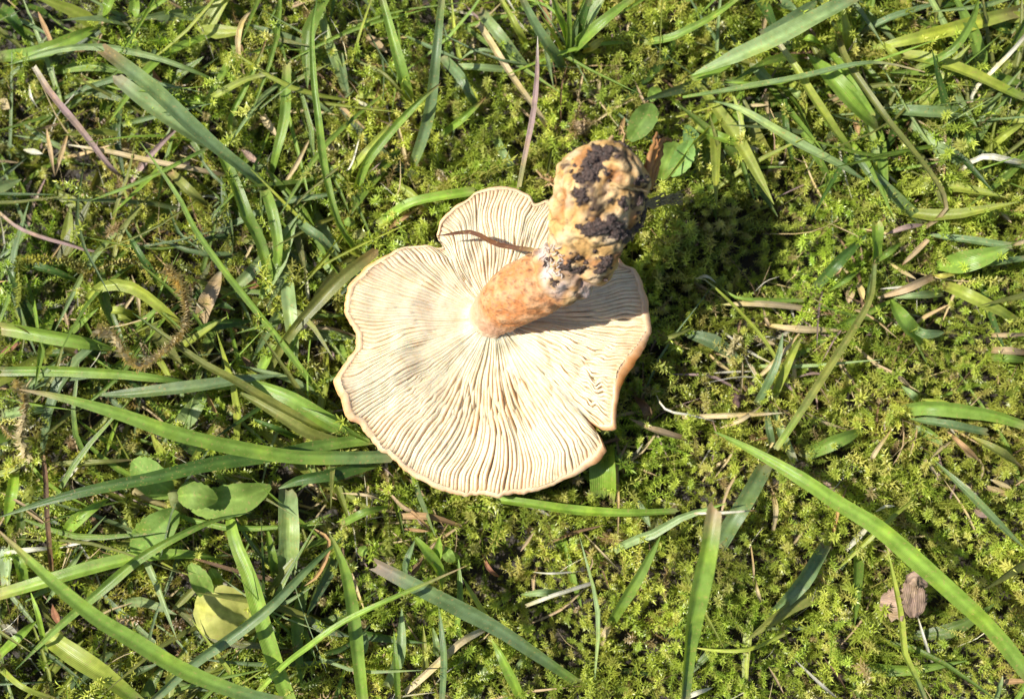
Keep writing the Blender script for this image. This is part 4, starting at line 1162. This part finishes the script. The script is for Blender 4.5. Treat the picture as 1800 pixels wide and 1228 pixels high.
tuft(1655, 488, 'squat tuft with a folded green leaf and an orange dying blade', '''
E|1310,195 1500,165 1690,92|122|wide|bright-green-pale|11,18,20
E|1245,35 1450,62 1690,95|46|ps|pale-blue-blue|12,16,20
E|1400,212 1600,182 1765,160|42|ps|green-blue-blue|12,15,16
E|1335,298 1450,340 1600,412 1710,475|72|cs|orange-yg-green|9,15,15,13
E|1085,362 1200,350 1330,340|46|ps|pale|13,13,9
E|1690,90 1765,65|34|ps|straw|19,18
E|1270,240 1330,250 1420,230|30|pp|yellow|9,12,12
''')
tuft(1480, 80, 'loose tuft of crossing yellow-green blades with a hooked stem', '''
C|495,232 580,350 680,520 800,700 870,790|62|ce|white-yg-bright|18,20,18,14
C|850,740 960,880 1080,1000 1235,1145|66|ce|green-blue-blue|14,15,14,11
C|640,278 780,420 900,560 995,642|112|ps|bright-bright-green|13,20,19,15
C|700,215 800,330 900,470|60|ps|yg-bright-bright|12,18,18
C|780,330 880,460 980,600|62|cs|pale-green-bright|16,21,19
C|790,150 830,290 930,450 1050,620 1200,800 1310,950 1352,1050 1325,1110 1250,1162|46|cs|orange-olive-tan|12,19,22,21,18,15,13
C|800,-5 842,150 838,270|52|ce|yg|18,16,10
C|1010,210 1075,270 1140,335|52|pp|yg|13,15,12
C|590,210 650,200 720,230|46|pp|bright|11,14,12
C|745,300 800,310 860,350|40|pp|pale|14,16,14
C|540,450 590,490 630,525|50|pp|pale|12,13,11
''')
tuft(1533, 470, 'bright square stub and slanting brown-green stalk rising from one root', '''
I|1541,392 1540,420 1537,456|25|cc|yg-bright-green|20,18,14
E|985,180 965,360 880,520 740,740 620,930 478,1142|46|ce|pale-olive-green|10,17,21,22,21
E|945,35 800,180 678,312|62|ps|blue-dark-blue|13,14,10
E|740,332 830,270 925,205|36|pp|green|11,14,12
E|985,182 1050,130 1122,78|42|pp|dark-green-green|11,14,13
E|968,240 960,320 940,390|40|cc|white-pale-tan|11,12,10
''')
tuft(1346, 712, 'forked tuft of four bluish and yellowish blades near tan straws', '''
E|515,540 490,680 430,820 378,905|46|ps|blue|19,18,13,9
E|612,560 540,690 460,885|52|ps|straw-yg-pale|15,16,10
E|460,915 500,1050 572,1205|60|ce|pale-pale-white|10,15,14
E|430,930 445,1030 462,1135|40|ce|pale-blue-blue|10,13,11
''')

# ------------------------------------------------------------------ broad leaves
def broad_leaf(tile, s, w, zs, col, shape='oval', bend=0.25, seed=0, crumple=0.0, nx=11, ny=18, teeth=0.06):
    px = pts_of(tile, s)
    zz = np.interp(np.linspace(0, 1, len(px)), np.linspace(0, 1, len(zs)), zs)
    p = catmull([tuple(P(a, b, h)) for (a, b), h in zip(px, zz)], ny)
    t = np.gradient(p, axis=0); t /= np.linalg.norm(t, axis=1)[:, None]
    wm = w / TILE[tile][2] * px_size(float(np.mean(zz)))
    V, F, C, U = [], [], [], []
    col = np.array(col)
    for i in range(ny):
        q = i / (ny - 1)
        f = (math.sin(math.pi * min(1, q * 0.93 + 0.05)) ** 0.75) if shape == 'oval' else (math.sin(math.pi * (q * 0.96 + 0.02) ** 0.8) ** 0.6)
        side = np.cross(t[i], (0, 0, 1.0)); side /= np.linalg.norm(side); up = np.cross(side, t[i])
        for k in range(nx):
            x = (k / (nx - 1) - 0.5) * 2
            e = 1 + teeth * math.sin(i * 2.9 + seed) * (abs(x) > 0.9)
            vein = abs(((q * 6 + abs(x) * 1.6) % 1) - 0.5)
            h = bend * abs(x) ** 1.3 - 0.13 * (0.5 - vein)
            h += 0.10 * noise.noise(Vector((x * 1.5, q * 3, seed + 40))) + crumple * noise.noise(Vector((x * 2.0, q * 3.5, seed))) + crumple * 0.5 * noise.noise(Vector((x * 5, q * 8, seed)))
            xx = x * e + crumple * 0.5 * noise.noise(Vector((x, q * 5, seed + 9)))
            V.append(p[i] + side * xx * f * wm / 2 + up * h * f * wm / 2)
            c = col * (1.35 if abs(x) < 0.08 else 1.0) * (0.94 + 0.30 * (0.5 - vein)) * (1 + 0.25 * noise.noise(Vector((x * 3, q * 6, seed + 70))))
            C.append(c); U.append((k / (nx - 1), q))
    for i in range(ny - 1):
        for k in range(nx - 1):
            F.append((i * nx + k, i * nx + k + 1, (i + 1) * nx + k + 1, (i + 1) * nx + k))
    return V, F, C, U

def put_leaf(name, parent, *a, mat=None, **k):
    V, F, C, U = broad_leaf(*a, **k)
    return link(name, V, F, mat or M_LEAF, parent, C, U)

def put_stalk(parent, tile, s, zs, w, c):
    V, F, C = strand(tile, s, zs, w, c, c, 0.0002, 3)
    return link('stalk', V, F, M_LEAF, parent, C, np.zeros((len(V), 2)))

LG, LG2 = (0.24, 0.36, 0.07), (0.18, 0.29, 0.06)
pl = empty('leafy_plant', P(*pts_of('F', '910,300')[0], 5), 'small weed with downy oval leaves sprouting under dark blades', 'plant')
put_leaf('leaf', pl, 'F', '905,258 840,330 760,410 680,490', 185, (17, 19, 17, 13), LG2, seed=1)
put_leaf('leaf', pl, 'F', '885,165 800,110 740,60 680,5', 165, (17, 20, 19, 16), LG2, seed=2)
put_leaf('leaf', pl, 'F', '980,240 1100,225 1250,195 1392,135', 170, (15, 18, 18, 15), LG, seed=3)
put_leaf('leaf', pl, 'F', '915,185 980,180 1050,190 1118,205', 140, (20, 23, 23, 21), LG, seed=4)
put_leaf('leaf', pl, 'F', '720,140 800,165 890,190', 70, (14, 16, 16), LG, seed=6)
put_stalk(pl, 'F', '905,180 908,235 912,300', (19, 15, 6), 30, (0.32, 0.36, 0.14))
put_stalk(pl, 'F', '690,160 800,215 960,265', (12, 13, 12), 14, (0.36, 0.30, 0.14))
pl = empty('leafy_plant', P(*pts_of('F', '1040,620')[0], 5), 'pair of little pale oval leaves beside the withered yellow leaf', 'plant')
put_leaf('leaf', pl, 'F', '975,535 1020,600 1050,660 1062,730', 105, (18, 19, 17, 14), LG, seed=5)
put_leaf('leaf', pl, 'F', '1080,560 1110,610 1120,660', 70, (14, 15, 12), LG, seed=7)
pl = empty('withered_leaf', P(*pts_of('F', '1000,740')[0], 6), 'withered yellow rounded leaf lying in a dark gap', 'leaf')
put_leaf('leaf_blade', pl, 'F', '1000,745 1090,770 1200,800 1340,850', 270, (15, 17, 16, 14), (0.50, 0.50, 0.13), shape='round', seed=8, crumple=0.12, bend=0.05)
pl = empty('leafy_plant', P(1130, 240, 6), 'seedling with round bright leaves behind the muddy bulb', 'plant')
put_leaf('leaf', pl, 'B', '1480,720 1530,650 1570,590 1590,530', 130, (15, 18, 19, 16), LG2, seed=11)
put_leaf('leaf', pl, 'B', '1640,920 1660,860 1690,790 1720,730', 130, (15, 18, 18, 15), LG, seed=12)
put_leaf('leaf', pl, 'B', '1690,900 1740,840 1770,780 1790,720', 110, (17, 20, 20, 18), (0.24, 0.40, 0.10), seed=13)
put_leaf('leaf', pl, 'C', '10,850 40,790 45,720 20,640', 90, (14, 16, 16, 12), (0.20, 0.34, 0.12), seed=14)
put_leaf('leaf', pl, 'B', '1580,520 1610,480 1630,450', 70, (13, 14, 12), LG2, seed=15)
pl = empty('sprout', P(770, 985, 6), 'tiny twin-leaved sprout by the clasping grass leaves', 'plant')
put_leaf('leaf', pl, 'G', '580,520 550,490 535,455', 60, (22, 23, 21), LG, seed=21)
put_leaf('leaf', pl, 'G', '95,490 110,465 125,440', 50, (13, 14, 13), LG, seed=22)
pl = empty('sprout', P(620, 388, 6), 'tiny round-leaved sprout at the foot of the arching bright blade', 'plant')
put_leaf('leaf', pl, 'B', '15,1135 40,1140 70,1140', 50, (13, 14, 13), LG, seed=23)
put_leaf('leaf', pl, 'B', '60,1215 90,1205 130,1195', 50, (11, 12, 11), (0.34, 0.34, 0.12), seed=24)

# crumpled brown leaf on the moss
pl = empty('crumpled_leaf', P(*pts_of('H', '1150,720')[0], 9), 'crumpled greyish-brown dead leaf half folded on the moss', 'leaf')
BR = (0.33, 0.22, 0.17)
put_leaf('leaf_blade', pl, 'H', '1015,725 1080,740 1140,730 1215,735', 155, (16, 18, 18, 17), BR, shape='round', seed=31, crumple=0.40, bend=0.15, teeth=0.15, mat=M_STRAW)
put_leaf('leaf_fold', pl, 'H', '1190,810 1195,730 1190,660 1180,590', 130, (18, 21, 21, 18), BR, shape='round', seed=32, crumple=0.45, bend=-0.2, teeth=0.15, mat=M_STRAW)
put_leaf('leaf_fold', pl, 'H', '1160,640 1200,610 1260,640', 90, (20, 22, 19), (0.38, 0.26, 0.2), shape='round', seed=33, crumple=0.5, bend=0.2, teeth=0.15, mat=M_STRAW)
for tile, x, y, w, lab in (('E', 285, 890, 70, 'dark purplish crumb of dead leaf on the moss beside tan straws'),
                           ('C', 40, 1010, 80, 'tan clump of matted fibres on the moss beyond the bulb'),
                           ('B', 1240, 660, 80, 'pinkish-tan clump of dead moss behind the bulb'),
                           ('D', 400, 630, 60, 'dark curled dead leaf crumb beside the curly brown moss strand')):
    a = '%d,%d %d,%d %d,%d' % (x - w * .6, y + 10, x, y - 5, x + w * .6, y + 8)
    V, F, C, U = broad_leaf(tile, a, w, (10, 13, 10), (0.12, 0.07, 0.07) if 'dark' in lab else (0.42, 0.30, 0.2), shape='round', seed=w, crumple=0.7, bend=0.3, teeth=0.2)
    tag(link('dead_crumb', V, F, M_STRAW, None, C, U), lab, 'dead leaf')

# ------------------------------------------------------------------ feathery dry moss strands
def moss_strand(tile, s, zs, col, label, leaf=2.0, dens=5.0, name='dry_moss_strand', fresh=False, mat=None):
    px = pts_of(tile, s)
    zz = np.interp(np.linspace(0, 1, len(px)), np.linspace(0, 1, len(zs)), zs)
    c3 = [tuple(P(a, b, h)) for (a, b), h in zip(px, zz)]
    L = sum((Vector(b) - Vector(a)).length for a, b in zip(c3, c3[1:]))
    n = int(L / MM * dens)
    p = catmull(c3, n); t = np.gradient(p, axis=0); t /= np.linalg.norm(t, axis=1)[:, None]
    V, F, C = tube([(*q, 0.00030) for q in c3], 40, 5, np.array(col) * 0.7, np.array(col) * 0.7, 0.0002, 1)
    V = [np.array(v) for v in V]; C = list(C)
    for i in range(n):
        az = i * 2.4 + random.uniform(-.4, .4)
        e1 = np.cross(t[i], (0.1, 0.2, 1)); e1 /= np.linalg.norm(e1); e2 = np.cross(t[i], e1)
        out = e1 * math.cos(az) + e2 * math.sin(az); side = np.cross(t[i], out)
        Lf = leaf * MM * random.uniform(0.6, 1.2); W = Lf * 0.16
        m_ = p[i] + (out * 0.8 + t[i] * 0.6) * Lf * 0.5; tip = m_ + (out * 0.95 + t[i] * random.uniform(-0.5, 0.4)) * Lf * 0.5
        o = len(V)
        V += [p[i] - side * W, p[i] + side * W, m_ - side * W, m_ + side * W, tip]
        cc = np.array(col) * random.uniform(0.7, 1.25)
        C += [cc] * 5
        F += [(o, o + 1, o + 3, o + 2), (o + 2, o + 3, o + 4)]
    tag(link(name, V, F, M_STRAW if name == 'dry_moss_strand' else M_MOSS, None, C), label, 'moss strand')
DM, GM = (0.66, 0.54, 0.34), (0.36, 0.40, 0.09)
moss_strand('D', '850,200 930,300 962,430 930,545 840,632 720,712 640,650 590,562 505,530', (21, 26, 27, 26, 22), DM, 'curly brown feathery moss strand looping over grass blades', 2.9, 8)
moss_strand('D', '720,590 750,650 770,690', (21, 21, 19), DM, 'short brown moss twig on the curly brown strand', 2.2, 6)
moss_strand('D', '75,780 130,880 125,960 105,1080 150,1190', (20, 24, 24, 20, 15), DM, 'brittle brown moss sprig beneath the big blade tip', 2.6, 8)
moss_strand('D', '0,1010 60,1070 110,1090', (15, 17, 17), DM, 'side branch of brittle brown moss with pale tip', 2.0, 6)
moss_strand('D', '320,150 400,200 450,240 520,210 640,170 820,215', (14, 17, 17, 15), (0.46, 0.40, 0.16), 'straggling yellow-brown moss runner above the arched blade', 2.2, 6)
moss_strand('D', '110,140 95,220 105,300 95,400', (17, 19, 18, 15), GM, 'hanging green moss shoot beside the low dark blade', 2.4, 8, 'moss_shoot')
moss_strand('D', '90,170 200,160 320,175 430,190', (16, 19, 18, 15), (0.42, 0.42, 0.14), 'pale green moss runner above the low dark blade', 2.2, 7, 'moss_shoot')
moss_strand('F', '170,60 165,130 150,200', (16, 17, 14), GM, 'feathery green moss shoot by the reddish stem', 2.4, 8, 'moss_shoot')
moss_strand('F', '670,170 650,240 680,330', (14, 16, 13), GM, 'green moss shoot squeezed between oval leaves', 2.2, 8, 'moss_shoot')
moss_strand('G', '240,320 245,400 235,480', (16, 17, 14), GM, 'upright green moss shoot under the orange dry blade', 2.4, 8, 'moss_shoot')
moss_strand('E', '300,560 260,610 230,660', (14, 16, 13), (0.56, 0.48, 0.26), 'bleached moss tuft amid the half-dry straws', 2.2, 7)
moss_strand('K', '1050,775 1075,765 1100,770', (20, 21, 19), GM, 'lone green moss star shining in the cap shadow', 2.2, 10, 'moss_shoot')
moss_strand('B', '1215,560 1250,620 1230,680', (13, 15, 13), (0.5, 0.36, 0.24), 'dead pinkish moss sprig behind the bulb', 1.8, 7)
moss_strand('B', '735,640 730,720 740,800', (15, 17, 14), GM, 'tall green moss shoot above the cap top lobe', 2.0, 8, 'moss_shoot')
moss_strand('B', '610,130 625,190 640,260', (14, 16, 13), GM, 'tall green moss shoot near the jointed straw', 2.0, 8, 'moss_shoot')

# ------------------------------------------------------------------ fine litter and undergrowth nobody could count
def scatter_ribbons(name, n, place, wr, lr, cols, zr, label, cat, mat, prof='pp', tiltz=0.25):
    V, F, C, U = [], [], [], []
    for i in range(n):
        x, y = place()
        if inside_cap(x, y, 0.96): continue
        L = random.uniform(*lr) * MM; a = random.uniform(0, 6.283); w = random.uniform(*wr) * MM
        z = canopy(x, y) + random.uniform(*zr) * MM
        dz = L * random.uniform(-tiltz, tiltz); bend = L * random.uniform(-0.3, 0.3)
        d = Vector((math.cos(a), math.sin(a), 0)); s = Vector((-d.y, d.x, 0))
        c = [Vector((x, y, z)) - d * L / 2 - Vector((0, 0, dz)), Vector((x, y, z + abs(bend) * 0.3)) + s * bend * 0.4, Vector((x, y, z)) + d * L / 2 + Vector((0, 0, dz))]
        col = np.array(COLS[random.choice(cols)]) * random.uniform(0.6, 1.2)
        v, f, cc, u = ribbon(c, w, prof, (col, col, col), 0.4, random.uniform(-0.8, 0.8), 7, i)
        o = len(V); V += v; F += [tuple(o + q for q in g) for g in f]; C += cc; U += u
    tag(link(name, V, F, mat, None, C, U, origin=Vector((0, 0, 0))), label, cat, kind='stuff')

SPOTS = [(130, 200, 110), (330, 300, 90), (60, 420, 90), (400, 520, 90), (130, 620, 110), (300, 700, 120), (60, 760, 90), (300, 900, 130), (80, 1000, 110),
         (450, 1050, 110), (720, 910, 90), (600, 860, 60), (1330, 600, 80), (1480, 560, 70), (1500, 480, 60), (1600, 480, 80), (1650, 760, 90), (1450, 100, 100),
         (1500, 220, 110), (1600, 120, 90), (1700, 250, 80), (860, 60, 90), (650, 200, 80), (230, 80, 120), (1320, 720, 70), (1100, 750, 50), (760, 1100, 110), (1100, 180, 70)]
def place_litter():
    if random.random() < 0.22: return random.uniform(-HX, HX), random.uniform(-HY, HY)
    a, b, r = random.choice(SPOTS)
    p = P(random.gauss(a, r), random.gauss(b, r), 8)
    return p.x, p.y
scatter_ribbons('straw_litter', 900, place_litter, (0.25, 1.1), (6, 26), ['straw', 'tan', 'straw', 'grey', 'brown', 'tan', 'purple', 'brown'], (4, 11), 'fine broken straw and dead grass bits strewn through the moss', 'straw litter', M_STRAW)
def place_green():
    r = random.random()
    if r < 0.5: p = P(random.uniform(-40, 620), random.uniform(0, 1260), 8)
    elif r < 0.75: p = P(random.uniform(1250, 1850), random.uniform(-20, 300), 8)
    else: p = P(random.uniform(-200, 2000), random.uniform(-150, 1380), 8)
    return p.x, p.y
scatter_ribbons('low_grass', 420, place_green, (1.2, 4.2), (14, 46), ['dark', 'green', 'green', 'olive', 'blue', 'bright', 'yg', 'pale'], (5, 12), 'small low grass leaves woven through the moss', 'grass', M_GRASS, 'pp', 0.3)
def place_any():
    return random.uniform(-HX, HX), random.uniform(-HY, HY)
scatter_ribbons('hair_straw', 420, place_any, (0.10, 0.26), (4, 16), ['white', 'straw', 'tan', 'grey', 'brown'], (8, 14), 'hair-thin pale fibres caught in the moss', 'fibres', M_STRAW)

def place_fine():
    r = random.random()
    if r < 0.55: p = P(random.uniform(-40, 640), random.uniform(0, 1260), 8)
    elif r < 0.75: p = P(random.uniform(1150, 1850), random.uniform(-20, 330), 8)
    elif r < 0.85: p = P(random.uniform(500, 1150), random.uniform(-40, 150), 8)
    else: p = P(random.uniform(-200, 2000), random.uniform(-150, 1380), 8)
    return p.x, p.y
scatter_ribbons('fine_grass', 320, place_fine, (0.6, 1.7), (18, 52), ['green', 'bright', 'yg', 'pale', 'blue', 'olive', 'bright'], (7, 15), 'thin fine grass leaves threaded among the broader blades', 'grass', M_GRASS, 'pp', 0.3)
